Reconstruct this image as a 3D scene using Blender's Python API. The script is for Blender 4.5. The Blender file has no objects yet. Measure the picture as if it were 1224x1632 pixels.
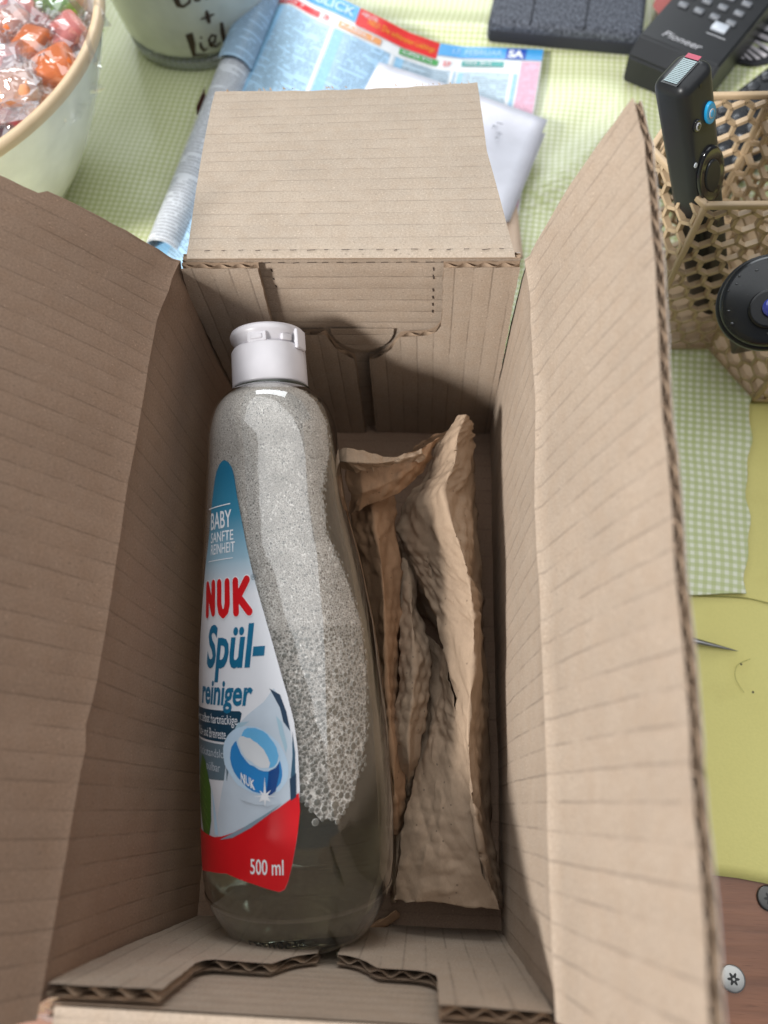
import bpy, bmesh, math, random
import numpy as np
from mathutils import Vector, Matrix, noise
random.seed(7)
R = math.radians
C = bpy.data.collections.new('Scene'); 
sc = bpy.context.scene
C = sc.collection

# ------------------------------------------------------------------ camera, world, light
CAM = np.array([0.0270, -0.06525, 0.31095])
M3 = np.array([[0.998246, -0.016572, 0.056827], [0.037152, 0.922788, -0.383514], [-0.046084, 0.384953, 0.921785]])
FPX = 1130.0
cd = bpy.data.cameras.new('camera'); cam = bpy.data.objects.new('camera', cd); C.objects.link(cam)
mw = Matrix([list(M3[0]) + [CAM[0]], list(M3[1]) + [CAM[1]], list(M3[2]) + [CAM[2]], [0, 0, 0, 1]])
cam.matrix_world = mw
cd.sensor_fit = 'VERTICAL'; cd.sensor_height = 24; cd.lens = 24 * FPX / 1632
cd.clip_start = .005; cd.clip_end = 50
cd.dof.use_dof = True; cd.dof.focus_distance = .255; cd.dof.aperture_fstop = 5.4
sc.camera = cam

w = bpy.data.worlds.new('World'); sc.world = w; w.use_nodes = True
bg = w.node_tree.nodes['Background']; bg.inputs[0].default_value = (.86, .92, 1, 1); bg.inputs[1].default_value = .17
sc.view_settings.view_transform = 'Standard'; sc.view_settings.look = 'None'
sc.view_settings.exposure = 0; sc.view_settings.gamma = 1

def area(name, loc, target, sx, sy, power, col):
    l = bpy.data.lights.new(name, 'AREA'); l.shape = 'RECTANGLE'; l.size = sx; l.size_y = sy
    l.energy = power; l.color = col
    o = bpy.data.objects.new(name, l); C.objects.link(o); o.location = loc
    o.rotation_euler = (Vector(target) - Vector(loc)).to_track_quat('-Z', 'Y').to_euler()
    return o
area('window_light_side', (-1.40, -1.05, 1.33), (0, 0, .05), .28, .34, 70, (1, .985, .96))
area('window_light_back', (-.15, 2.3, 1.35), (0, .3, 0), 1.7, .8, 27, (.92, .97, 1))
area('roof_window_light', (.13, .38, 1.35), (.13, .38, 0), 2.5, 1.2, 17, (.95, .98, 1)).rotation_euler = (0, 0, R(-23))
try:
    sc.cycles.caustics_reflective = False; sc.cycles.max_bounces = 10; sc.cycles.transparent_max_bounces = 24
    sc.cycles.transmission_bounces = 8; sc.cycles.sample_clamp_indirect = 4
except Exception: pass

def at(u, v, z):                       # where the sight line of a photo pixel meets the level z
    d = M3 @ np.array([(u - 612) / FPX, -(v - 816) / FPX, -1.0]); t = (z - CAM[2]) / d[2]
    return CAM + t * d
def V(a): return Vector((float(a[0]), float(a[1]), float(a[2])))

# ------------------------------------------------------------------ materials
MATS = {}
class NT:
    def __init__(s, name):
        s.m = bpy.data.materials.new(name); s.m.use_nodes = True; s.t = s.m.node_tree; s.n = s.t.nodes; s.l = s.t.links
        s.b = s.n['Principled BSDF']; s.out = s.n['Material Output']; MATS[name] = s.m
    def new(s, typ, **kw):
        x = s.n.new(typ)
        for k, v in kw.items():
            if k.startswith('i_'):
                key = k[2:]; key = int(key) if key.isdigit() else key
                x.inputs[key].default_value = v
            else: setattr(x, k, v)
        return x
    def link(s, a, b): s.l.new(a, b)
    def math(s, op, a, b=None, c=None, clamp=False):
        x = s.n.new('ShaderNodeMath'); x.operation = op; x.use_clamp = clamp
        for i, q in enumerate((a, b, c)):
            if q is None: continue
            if isinstance(q, (int, float)): x.inputs[i].default_value = q
            else: s.l.new(q, x.inputs[i])
        return x.outputs[0]
    def mix(s, f, a, b, mode='MIX'):
        x = s.n.new('ShaderNodeMix'); x.data_type = 'RGBA'; x.blend_type = mode
        for i, q in ((0, f), (6, a), (7, b)):
            if isinstance(q, (int, float)): x.inputs[i].default_value = q
            elif isinstance(q, tuple): x.inputs[i].default_value = (*q, 1) if len(q) == 3 else q
            else: s.l.new(q, x.inputs[i])
        return x.outputs[2]
    def noise(s, vec, scale, detail=3, rough=.5):
        x = s.new('ShaderNodeTexNoise'); x.inputs['Scale'].default_value = scale; x.inputs['Detail'].default_value = detail
        x.inputs['Roughness'].default_value = rough
        if vec is not None: s.link(vec, x.inputs['Vector'])
        return x.outputs['Fac']
    def coord(s, which='Object'): return s.new('ShaderNodeTexCoord').outputs[which]
    def scale(s, vec, sx, sy, sz=1):
        x = s.new('ShaderNodeMapping'); x.inputs['Scale'].default_value = (sx, sy, sz); s.link(vec, x.inputs['Vector']); return x.outputs[0]
    def sep(s, vec):
        x = s.new('ShaderNodeSeparateXYZ'); s.link(vec, x.inputs[0]); return x.outputs
    def ramp(s, f, lo, hi): 
        x = s.new('ShaderNodeMapRange'); x.inputs[1].default_value = lo; x.inputs[2].default_value = hi; s.link(f, x.inputs[0]); return x.outputs[0]
    def bump(s, h, dist, strength=1.0):
        x = s.new('ShaderNodeBump'); x.inputs['Distance'].default_value = dist; x.inputs['Strength'].default_value = strength
        s.link(h, x.inputs['Height']); s.link(x.outputs[0], s.b.inputs['Normal']); return x
    def col(s, c):
        if isinstance(c, tuple): s.b.inputs['Base Color'].default_value = (*c, 1)
        else: s.link(c, s.b.inputs['Base Color'])

def plain(name, col, rough=.5, spec=.5, metal=0, coat=0):
    if name in MATS: return MATS[name]
    t = NT(name); t.b.inputs['Roughness'].default_value = rough; t.b.inputs['Specular IOR Level'].default_value = spec
    t.b.inputs['Metallic'].default_value = metal; t.b.inputs['Coat Weight'].default_value = coat
    n = t.noise(t.coord(), 60, 3); t.col(t.mix(t.ramp(n, .3, .7), tuple(x * .9 for x in col), tuple(min(1, x * 1.06) for x in col)))
    return t.m

PITCH = .0066
def cardboard(name, base, line=.62, rows=True):     # UV in metres: x across the flutes, y along them
    t = NT(name); uv = t.coord('UV'); s = t.sep(uv)
    t.b.inputs['Roughness'].default_value = .86; t.b.inputs['Specular IOR Level'].default_value = .22
    big = t.noise(uv, 28, 4, .6); fib = t.noise(t.scale(uv, 900, 2600), 1, 3, .7); fib2 = t.noise(t.scale(uv, 2600, 700), 1, 2, .6)
    mid = t.noise(uv, 160, 3, .6)
    c = t.mix(t.ramp(big, .3, .7), tuple(x * .90 for x in base), tuple(x * 1.07 for x in base))
    c = t.mix(t.math('MULTIPLY', t.ramp(fib, .35, .7), .42), c, tuple(x * .66 for x in base))
    c = t.mix(t.math('MULTIPLY', t.ramp(fib2, .62, .85), .5), c, tuple(min(1, x * 1.5) for x in base))
    c = t.mix(t.math('MULTIPLY', t.ramp(mid, .4, .75), .30), c, (base[0] * .8, base[1] * .7, base[2] * .6))
    for sc_, th, colr, amt in ((610, .15, tuple(x * .35 for x in base), .45), (900, .16, tuple(min(1, x * 1.7) for x in base), .5)):
        vo = t.new('ShaderNodeTexVoronoi'); vo.inputs['Scale'].default_value = sc_; t.link(t.scale(uv, 1, .55), vo.inputs['Vector'])
        d = t.math('LESS_THAN', vo.outputs['Distance'], th)
        sel = t.math('GREATER_THAN', t.sep(vo.outputs['Color'])[0], .86)
        c = t.mix(t.math('MULTIPLY', t.math('MULTIPLY', d, sel), amt), c, colr)
    gr = t.noise(t.scale(uv, 1500, 1100), 1, 2, .8); c = t.mix(t.math('MULTIPLY', t.ramp(gr, .50, .72), .42), c, tuple(x * .50 for x in base)); c = t.mix(t.math('MULTIPLY', t.ramp(gr, .46, .26), .38), c, tuple(min(1, x * 1.45) for x in base))
    sc1 = t.noise(t.scale(uv, 38, 210), 1, 4, .7); c = t.mix(t.math('MULTIPLY', t.ramp(sc1, .62, .78), .20), c, tuple(min(1, x * 1.35) for x in base))
    sc2 = t.noise(t.scale(uv, 170, 26), 1, 4, .7); c = t.mix(t.math('MULTIPLY', t.ramp(sc2, .60, .76), .16), c, (base[0] * .72, base[1] * .68, base[2] * .62))
    hgt = t.math('ADD', t.math('MULTIPLY', fib, .25), t.math('MULTIPLY', gr, .25))
    if rows:
        wob = t.math('MULTIPLY', t.math('SUBTRACT', t.noise(t.scale(uv, 12, 120), 1, 2), .5), .0005)
        x = t.math('ADD', s[0], wob)
        fr = t.math('FRACT', t.math('DIVIDE', x, PITCH))
        tri = t.math('ABSOLUTE', t.math('SUBTRACT', fr, .5))              # 0 on the glue line
        ln = t.math('SUBTRACT', 1, t.ramp(tri, .012, .075))
        gate = t.ramp(t.noise(t.scale(uv, 150, 60), 1, 3, .7), .36, .58)
        ln = t.math('MULTIPLY', ln, gate)
        c = t.mix(t.math('MULTIPLY', ln, line * .8), c, tuple(x * .42 for x in base))
        wav = t.math('COSINE', t.math('MULTIPLY', fr, 2 * math.pi))
        hgt = t.math('ADD', hgt, t.math('MULTIPLY', wav, .2))
        hgt = t.math('SUBTRACT', hgt, t.math('MULTIPLY', ln, .5))
    t.col(c); t.bump(hgt, .00025, .8)
    return t.m
KRAFT = cardboard('kraft_cardboard', (.435, .345, .268))
KRAFT_SHADED = cardboard('kraft_cardboard_shaded', (.300, .200, .140), .45)  # the same kraft, browner: shade on left side and floor put into colour
FLUTE = cardboard('flute_paper', (.40, .29, .205), rows=False)
OUTER = plain('white_outer_liner', (.66, .65, .64), .7)
EDGE = plain('torn_edge_paper', (.42, .30, .21), .9)
DARKCUT = plain('perforation_cut', (.06, .04, .03), .9)

def empty(name, loc=(0, 0, 0), label=None, cat=None, group=None):
    o = bpy.data.objects.new(name, None); C.objects.link(o); o.location = loc; o.empty_display_size = .01
    return tag(o, label, cat, group)
def tag(o, label=None, cat=None, group=None, kind=None):
    if label: o['label'] = label
    if cat: o['category'] = cat
    if group: o['group'] = group
    if kind: o['kind'] = kind
    return o
def mesh(name, vs, fs, mats, parent=None, uv=None, smooth=False, mi=None):
    me = bpy.data.meshes.new(name); me.from_pydata([tuple(map(float, v)) for v in vs], [], fs)
    if not isinstance(mats, (list, tuple)): mats = [mats]
    for m in mats: me.materials.append(m)
    if uv is not None:
        ul = me.uv_layers.new(name='UVMap'); idx = np.zeros(len(me.loops), int); me.loops.foreach_get('vertex_index', idx)
        ul.data.foreach_set('uv', np.asarray(uv, float)[idx].ravel())
    if mi is not None: me.polygons.foreach_set('material_index', mi)
    if smooth: me.polygons.foreach_set('use_smooth', [True] * len(me.polygons))
    me.update(); o = bpy.data.objects.new(name, me); C.objects.link(o)
    if parent is not None:
        o.parent = parent
        if parent.type == 'EMPTY' and parent.parent is None: o.matrix_parent_inverse = Matrix.Translation(-parent.location)
    return o
def grid_faces(nu, nv, closed_v=False):
    f = []
    for i in range(nu - 1):
        for j in range(nv if closed_v else nv - 1):
            k = (j + 1) % nv; f.append((i * nv + j, i * nv + k, (i + 1) * nv + k, (i + 1) * nv + j))
    return f
def bm_obj(name, bm, mats, parent=None, smooth=False):
    me = bpy.data.meshes.new(name); bm.to_mesh(me); bm.free()
    for m in (mats if isinstance(mats, (list, tuple)) else [mats]): me.materials.append(m)
    if smooth: me.polygons.foreach_set('use_smooth', [True] * len(me.polygons))
    o = bpy.data.objects.new(name, me); C.objects.link(o)
    if parent is not None:
        o.parent = parent
        if parent.type == 'EMPTY' and parent.parent is None: o.matrix_parent_inverse = Matrix.Translation(-parent.location)
    return o
def rbox(name, fr, x0, x1, y0, y1, z0, z1, bev, mats, parent=None, seg=3, smooth=True):   # bevelled box in a frame (4x4)
    bm = bmesh.new(); bmesh.ops.create_cube(bm, size=1)
    for v in bm.verts: v.co = Vector(((x0 + x1) / 2 + v.co.x * (x1 - x0), (y0 + y1) / 2 + v.co.y * (y1 - y0), (z0 + z1) / 2 + v.co.z * (z1 - z0)))
    if bev: bmesh.ops.bevel(bm, geom=list(bm.edges) , offset=bev, segments=seg, affect='EDGES', profile=.5)
    bmesh.ops.transform(bm, matrix=fr, verts=bm.verts)
    return bm_obj(name, bm, mats, parent, smooth)
def frame(o, x, y=None, z=None):           # orthonormal frame: x along x, z as near z as possible
    x = Vector(x).normalized(); z = Vector(z if z is not None else (0, 0, 1)); z = (z - x * z.dot(x)).normalized(); y = z.cross(x)
    m = Matrix((x, y, z)).transposed().to_4x4(); m.translation = Vector(o); return m
def tess(poly, step_a, step_b, off=0.0):   # a 2-D outline cut into a fine grid: verts (a,b), triangles
    bm = bmesh.new(); vs = [bm.verts.new((p[0], p[1], 0)) for p in poly]; bm.faces.new(vs)
    a0, a1 = min(p[0] for p in poly), max(p[0] for p in poly); b0, b1 = min(p[1] for p in poly), max(p[1] for p in poly)
    for st, lo, hi, nrm, ax in ((step_a, a0, a1, (1, 0, 0), 0), (step_b, b0, b1, (0, 1, 0), 1)):
        if not st: continue
        k = math.floor((lo - off) / st) + 1
        while off + k * st < hi - 1e-7:
            p = [0, 0, 0]; p[ax] = off + k * st
            bmesh.ops.bisect_plane(bm, geom=bm.verts[:] + bm.edges[:] + bm.faces[:], plane_co=p, plane_no=nrm, dist=1e-8); k += 1
    bmesh.ops.triangulate(bm, faces=bm.faces[:]); bm.verts.index_update()
    vs = np.array([v.co[:2] for v in bm.verts]); fs = [tuple(v.index for v in f.verts) for f in bm.faces]; bm.free(); return vs, fs
def rough_edge(poly, amp=.0003, step=.002, skip=()):
    out = []
    for i, p in enumerate(poly):
        q = poly[(i + 1) % len(poly)]; L = math.hypot(q[0] - p[0], q[1] - p[1]); n = 1 if i in skip else max(1, int(L / step))
        for k in range(n):
            t = k / n; j = 0 if k == 0 else amp
            out.append((p[0] + (q[0] - p[0]) * t + random.uniform(-j, j), p[1] + (q[1] - p[1]) * t + random.uniform(-j, j)))
    return out
THICK = .0027
INNER = [KRAFT, EDGE, FLUTE]
def panel(name, poly, F, flute, parent, mats=None, step=.006, wave=True):
    """corrugated board: F(a,b,h) -> point, h=0 on the seen liner, h=-THICK on the other one; flute 'a'|'b' = axis the flutes run along"""
    mats = mats or [KRAFT, OUTER, FLUTE]
    va, fa = tess(poly, step, step)
    vs = []; fs = []; uv = []; mi = []
    def add(V2, F2, hf, m, flip):
        o = len(vs)
        for a, b in V2:
            vs.append(F(a, b, hf(a, b))); uv.append((b, a) if flute == 'a' else (a, b))
        for f in F2: fs.append(tuple(o + i for i in (f[::-1] if flip else f))); mi.append(m)
    add(va, fa, lambda a, b: 0.0, 0, False)
    add(va, fa, lambda a, b: -THICK + .0003, 2, False)
    add(va, fa, lambda a, b: -THICK, 1, True)
    if wave:
        st = PITCH / 8
        vw, fw = tess(poly, st if flute == 'b' else .02, st if flute == 'a' else .02)
        hw = lambda a, b: -THICK * .5 + (THICK * .5 - .00062) * math.cos(2 * math.pi * ((a if flute == 'b' else b) / PITCH - .5))
        add(vw, fw, hw, 2, False)
    return mesh(name, vs, fs, mats, parent, uv, True, mi)

# ------------------------------------------------------------------ table, cloths
HX, HY, H = .0587, .1107, .1178
def wood_mat():
    t = NT('table_wood'); co = t.coord(); s = t.scale(co, 14, 160, 1); n = t.noise(s, 1, 5, .65); n2 = t.noise(co, 9, 3)
    c = t.mix(t.ramp(n, .3, .7), (.13, .045, .022), (.33, .135, .07)); c = t.mix(t.math('MULTIPLY', t.ramp(n2, .4, .7), .5), c, (.40, .20, .12))
    pr = t.noise(t.scale(co, 90, 1500), 1, 2); c = t.mix(t.math('MULTIPLY', t.ramp(pr, .6, .8), .6), c, (.08, .03, .018))
    t.col(c); t.b.inputs['Roughness'].default_value = .42; t.bump(n, .0004, .5); return t.m
mesh('table_top', [(-1.2, -.8, -.0078), (1.2, -.8, -.0078), (1.2, 1.6, -.0078), (-1.2, 1.6, -.0078)], [(0, 1, 2, 3)], wood_mat())
tag(bpy.data.objects['table_top'], kind='structure')

def lime_mat():
    t = NT('lime_cloth'); co = t.coord(); n = t.noise(co, 7, 4, .6); f = t.noise(co, 900, 2); 
    c = t.mix(t.ramp(n, .3, .7), (.72, .63, .20), (.80, .72, .26)); c = t.mix(t.math('MULTIPLY', f, .25), c, (.52, .49, .15))
    n3 = t.noise(co, 22, 3); c = t.mix(t.math('MULTIPLY', t.ramp(n3, .6, .8), .45), c, (.50, .40, .10))
    vo = t.new('ShaderNodeTexVoronoi'); vo.inputs['Scale'].default_value = 90; t.link(co, vo.inputs['Vector'])
    d = t.math('LESS_THAN', vo.outputs['Distance'], .055); sel = t.math('GREATER_THAN', t.sep(vo.outputs['Color'])[1], .72)
    c = t.mix(t.math('MULTIPLY', d, sel), c, (.06, .05, .02))
    t.col(c); t.b.inputs['Roughness'].default_value = .6; t.bump(f, .0002, .4); return t.m
def sheet(name, poly_fn, nu, nv, zf, mat, th):
    vs = []; uv = []
    for i in range(nu):
        for j in range(nv):
            x, y = poly_fn(i / (nu - 1), j / (nv - 1)); vs.append((x, y, zf(x, y))); uv.append((x, y))
    fs = grid_faces(nu, nv); n = len(vs)
    vs += [(x, y, z - th) for x, y, z in vs]; uv += uv
    for i in range(nu - 1): fs += [(i * nv, (i + 1) * nv, n + (i + 1) * nv, n + i * nv), (i * nv + nv - 1, n + i * nv + nv - 1, n + (i + 1) * nv + nv - 1, (i + 1) * nv + nv - 1)]
    for j in range(nv - 1): fs += [(j, n + j, n + j + 1, j + 1), ((nu - 1) * nv + j, (nu - 1) * nv + j + 1, n + (nu - 1) * nv + j + 1, n + (nu - 1) * nv + j)]
    return mesh(name, vs, fs, mat, None, uv, True)
def lime_xy(a, b):
    x = -.9 + 1.8 * a; y0 = -.0853 - .118 * (x - .142) * (1 if x > .0 else 0) + .0006 * math.sin(x * 90); return x, y0 + (1.3 - y0) * b ** 1.4
lime = sheet('plain_tablecloth', lime_xy, 90, 60, lambda x, y: -.0062 + .00025 * math.sin(x * 31 + y * 17), lime_mat(), .0012)
tag(lime, 'plain lime green table cover under the gingham, its edge showing at right', 'tablecloth')

def gingham_mat():
    t = NT('gingham'); uv = t.coord('UV'); 
    mp = t.new('ShaderNodeMapping'); mp.inputs['Rotation'].default_value = (0, 0, R(7)); t.link(uv, mp.inputs['Vector'])
    wv = t.noise(uv, 14, 2); wv2 = t.noise(t.scale(uv, 9, 17), 1, 2)
    s = t.sep(mp.outputs[0]); P = .0037
    def st(x, w):
        q = t.math('ADD', x, t.math('MULTIPLY', w, .006)); fr = t.math('FRACT', t.math('DIVIDE', q, P))
        return t.ramp(t.math('ABSOLUTE', t.math('SUBTRACT', fr, .5)), .20, .30)
    a = st(s[0], wv); b = st(s[1], wv2)
    c = t.mix(t.math('MULTIPLY', a, .68), (.80, .80, .64), (.50, .54, .22)); c = t.mix(t.math('MULTIPLY', b, .62), c, (.46, .52, .18))
    f = t.noise(uv, 1500, 2); c = t.mix(t.math('MULTIPLY', f, .15), c, (.3, .35, .15))
    t.col(c); t.b.inputs['Roughness'].default_value = .33; t.b.inputs['Specular IOR Level'].default_value = .5
    t.bump(t.noise(uv, 500, 2), .0003, .5); return t.m
def ging_xy(a, b):
    y0 = .0285; y = y0 + (1.25 - y0) * b ** 1.6
    xr = np.interp(y, [.0285, .128, .22, .30, 1.3], [.1722, .1875, .30, .6, .8]) + .0010 * math.sin(y * 130) + .0006 * math.sin(y * 310)
    x = -.8 + (xr + .8) * (1 - (1 - a) ** 1.5); return x, y + .0007 * math.sin(x * 120) * (1 - b) 
def wr(x, y):
    d = max(abs(x) - HX, 0) + max(abs(y) - HY, 0); k = min(1, d / .10)
    z = noise.noise(Vector((x * 9 + y * 5, y * 11 - x * 4, 3))) * .004 + noise.noise(Vector((x * 30, y * 26, 8))) * .0011
    z += .0050 * math.exp(-((y - .405 + .12 * (x - .1)) / .012) ** 2) * (1 if -.02 < x < .2 else .2) + .003 * math.exp(-((y - .30 - 1.2 * (x - .12)) / .012) ** 2) * (x > .09)
    return -.0046 + max(-.0008, k * (z + .0012))
ging = sheet('gingham_tablecloth', ging_xy, 260, 200, wr, gingham_mat(), .0006)
tag(ging, 'green and white small check gingham cloth lying under the box', 'tablecloth')

# ------------------------------------------------------------------ cardboard box
box = empty('cardboard_box', (0, 0, -.003), 'open brown cardboard box holding the bottle and packing paper', 'box')
def interp(xs, ys): return lambda t: float(np.interp(t, xs, ys))
creaseR = interp([-.113, -.08, 0, .092, .1107], [.0587, .0592, .0602, .0620, .0602])
creaseL = interp([-.113, -.08, -.039, .007, .0385, .087, .1107], [-.0612, -.0615, -.0620, -.0635, -.0643, -.0651, -.0605])
def side(sgn, crease, phi0, curl):
    def mid(y, b):
        k = min(max(b / H, 0), 1); x0 = sgn * HX; xc = crease(y)
        bulge = (-.0018 * math.sin(math.pi * k) if sgn < 0 else .0008 * math.sin(math.pi * k))
        x = x0 + (xc - x0) * k ** 1.5 + bulge * sgn * -1
        if b <= H: return x, b
        q = b - H; ph0 = phi0(y); n = 8; px, pz = x, H
        for i in range(n):
            ph = ph0 + curl(y) * ((i + .5) / n) * q / .06; px += sgn * math.sin(ph) * q / n; pz += math.cos(ph) * q / n
        return px, pz
    def F(y, b, h):
        e = .0006; x, z = mid(y, b); 
        if abs(b - H) < .0025: e = .0026           # rounded fold
        x1, z1 = mid(y, b - e); x2, z2 = mid(y, b + e); tx, tz = x2 - x1, z2 - z1; L = math.hypot(tx, tz) or 1
        nx, nz = -sgn * tz / L, sgn * tx / L        # inward normal
        k_ = 1.0 if h > -.0001 else 0.0
        d = h + k_ * (.00075 if sgn > 0 else .0004) * math.exp(-((b - H) / .0011) ** 2) - .0003 * math.exp(-((abs(b - H) - .0026) / .0014) ** 2)
        d += .0008 * noise.noise(Vector((y * 30, b * 24, sgn * 5))) + .00025 * noise.noise(Vector((y * 110, b * 90, sgn * 3)))
        if sgn < 0:
            d -= .0013 * math.exp(-((y + .0465 - .02 * (b - H)) / .0034) ** 2) * (1 if b > .05 else .2)
            d += .0006 * math.exp(-((y + .0525 - .02 * (b - H)) / .0035) ** 2) * (1 if b > .05 else .2)
            d += .0022 * noise.noise(Vector((y * 170, b * 150, 1))) * math.exp(-(((y - .103) / .014) ** 2 + ((b - H) / .013) ** 2))
            d -= .0010 * math.exp(-((y - .0975 + .10 * (b - H)) / .0016) ** 2) * (b > H)
        else:
            d -= .0009 * math.exp(-((b - .152 - .10 * (y + .09)) / .0018) ** 2) * math.exp(-((y + .092) / .018) ** 2)
        return (x + nx * d, y, z + nz * d)
    return F
FR = side(1, creaseR, lambda y: R(float(np.interp(y, [-.11, -.07, 0, .05, .1107], [8.5, 11, 13, 14.5, 17]))), lambda y: R(4))
FL = side(-1, creaseL, lambda y: R(float(np.interp(y, [-.115, 0, .05, .1107], [29, 31, 36, 41]))), lambda y: R(12))
def nib(y0, y1, b0, b1): return [(y0, b0), (y1, b0), (y1, b1), (y0, b1)]
left = panel('left_wall', nib(-HY, HY - .001, 0.0, H), FL, 'b', box, [KRAFT_SHADED, OUTER, FLUTE])
right = panel('right_wall', nib(-HY, HY - .001, 0.0, H), FR, 'b', box)
lf = [(-.1140, H), (HY - .001, H), (.1100, H + .020), (.1092, H + .045), (.1070, H + .047), (.1068, H + .060), (-.1150, H + .060)]
panel('left_flap', rough_edge(lf, .00025, .004, skip=(0,)), FL, 'b', box, [KRAFT_SHADED, OUTER, FLUTE])
rf = [(-.1085, H), (HY - .001, H), (.1122, H + .030), (.1108, H + .0625), (.05, H + .0628), (-.02, H + .0622), (-.1095, H + .0625)]
panel('right_flap', rough_edge(rf, .00022, .004, skip=(0,)), FR, 'b', box)
# back wall panel + back flap (flutes run sideways)
YB = HY - .0001
def FB(a, b, h):
    if b <= H: 
        d = h + .0007 * math.exp(-((b - .1085) / .0012) ** 2) * (abs(a) < .031)
        return (a, YB - d, b)
    k = (a + HX) / (2 * HX); q = (b - H); L = .1135
    p0 = np.array([a, YB, H]); e = np.array([-.0660 + k * .1137, .2145 + k * .0075, .1040 - k * .0035]); 
    dr = (e - p0) / L; nn = np.array([.0, .09, 1.0]); nn /= np.linalg.norm(nn)
    sag = .0020 * math.sin(math.pi * min(1, q / L)); r = .0030; rr = min(1, q / r)
    p = p0 + dr * q + nn * (h * 1 + sag) + np.array([0, 0, -.0004 * (1 - rr)])
    if q < .006: p = p + nn * .0006 * math.sin(math.pi * q / .006)
    return tuple(p)
panel('back_wall', [(-HX, 0), (HX, 0), (HX, H - .0004), (-.0600, H - .0004), (-.0618, .1), (-.0600, .05)], FB, 'a', box)
bf = [(-.0583, H + .0004), (.0568, H + .0004), (.0545, H + .06), (.0575, H + .1128)]
n = 26
for i in range(n + 1):
    k = i / n; bf.append((.0575 - k * .1155, H + .1135 - .0022 * math.sin(math.pi * k) ** 1 - random.random() * .0009 * (1 if i % 3 else .2)))
bf += [(-.0583, H + .10)]
panel('back_flap', bf, FB, 'a', box, [cardboard('kraft_cardboard_flap', (.44, .362, .288), .42), OUTER, FLUTE])
# back dust flaps
YD = HY - THICK - .0012
def dust(ysign, y0, lean=0):
    def F(a, b, h):
        e = .0004 * noise.noise(Vector((a * 40, b * 35, ysign * 9)))
        return (a, ysign * (y0 - h - e - lean * b), b)
    return F
rnd = lambda cx, cz, r, a0, a1, n=7: [(cx + r * math.cos(R(a0 + (a1 - a0) * i / n)), cz + r * math.sin(R(a0 + (a1 - a0) * i / n))) for i in range(n + 1)]
ltop = [(-.0583, .0005), (-.0028, .0005), (-.0031, .063), (-.0055, .0648), (-.0085, .0678), (-.0108, .0715), (-.0128, .0772), (-.0137, .0795), (-.0300, .0795), (-.0322, .0815), (-.0336, .0860), (-.0334, .0916), (-.0326, .1172), (-.0600, .1172), (-.0615, .100), (-.0605, .06), (-.0590, .03)]
rtop = [(.0024, .0005), (.0583, .0005), (.0583, .1174), (.0322, .1174), (.0325, .092), (.0322, .0850), (.0305, .0815), (.0275, .0795), (.0165, .0785), (.0152, .0765), (.0125, .0705), (.0095, .0668), (.0062, .0640), (.0030, .0630)]
panel('back_dust_flap', rough_edge(ltop, .00018, .0025), dust(1, YD), 'b', box, INNER)
panel('back_dust_flap', rough_edge(rtop, .00018, .0025), dust(1, YD), 'b', box, INNER)
# front
def FF(a, b, h):
    if b <= H: return (a, -YB + h, b)
    q = b - H; k = math.radians(100); return (a, -YB - math.sin(k) * q * 1.0 - h * math.cos(k), H + math.cos(k) * q + h * math.sin(k))
panel('front_wall', nib(-HX, HX, 0, H - .0004), FF, 'a', box)
panel('front_flap', nib(-.0572, .0572, H + .0004, H + .105), FF, 'a', box)
panel('front_dust_flap', rough_edge([(x, z + .001 if .07 < z < .1 else z) for x, z in ltop], .0002, .0025), dust(-1, YD, -.0), 'b', box, INNER)
panel('front_dust_flap', rough_edge([(x, z + .001 if .07 < z < .1 else z) for x, z in rtop], .0002, .0025), dust(-1, YD, -.0), 'b', box, INNER)
def FLR(a, b, h): return (a, b, h + .0003 * noise.noise(Vector((a * 30, b * 30, 0))))
panel('floor_panel', nib(-.0604, .0600, -HY, HY), FLR, 'a', box, [KRAFT_SHADED, OUTER, FLUTE])
# perforation marks and crushed fold marks on the back panel
vs, fs = [], []
def dash(p, q, wd, F, h=.00025):
    dx, dz = q[0] - p[0], q[1] - p[1]; L = math.hypot(dx, dz) or 1; nx, nz = -dz / L * wd / 2, dx / L * wd / 2; o = len(vs)
    for a, b in ((p[0] - nx, p[1] - nz), (q[0] - nx, q[1] - nz), (q[0] + nx * .6, q[1] + nz * .6), (p[0] + nx * .6, p[1] + nz * .6)): vs.append(F(a, b, h))
    fs.append((o, o + 1, o + 2, o + 3))
path = [(-.029, .112), (-.029, .102)]
for z in (.113, .109, .105): dash((-.0290, z), (-.0288, z - .0018), .0006, FB)
for z in (.1135, .110, .1065, .1025, .0985, .0945, .0905): dash((.0288, z), (.0290, z - .0017), .0006, FB)
for a in np.arange(-.052, .055, .0052): dash((a, H - .0018 + random.uniform(-.0003, .0003)), (a + random.uniform(.0018, .0034), H - .0016), .00045, FB)
for a in np.arange(-.052, .055, .0061): dash((a, H + .0034 + random.uniform(-.0004, .0004)), (a + random.uniform(.0012, .0030), H + .0036), .00045, FB)
mesh('perforation', vs, fs, DARKCUT, box)['kind'] = 'stuff'
# the tuck tab seen through the round cut-out
vt, ft = tess([(-.0125, .0800)] + [(.0010 + .0128 * math.cos(R(180 + 180 * i / 14)), .0800 - .0145 * math.sin(R(180 * i / 14))) for i in range(15)] + [(.0138, .0800)], .003, .003)
def FT(a, b, h): return (a, YB - .0006 - h, b)
mesh('tuck_tab', [FT(a, b, .0004) for a, b in vt], ft, KRAFT, box, [(b, a) for a, b in vt])
bm = bmesh.new()
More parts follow.
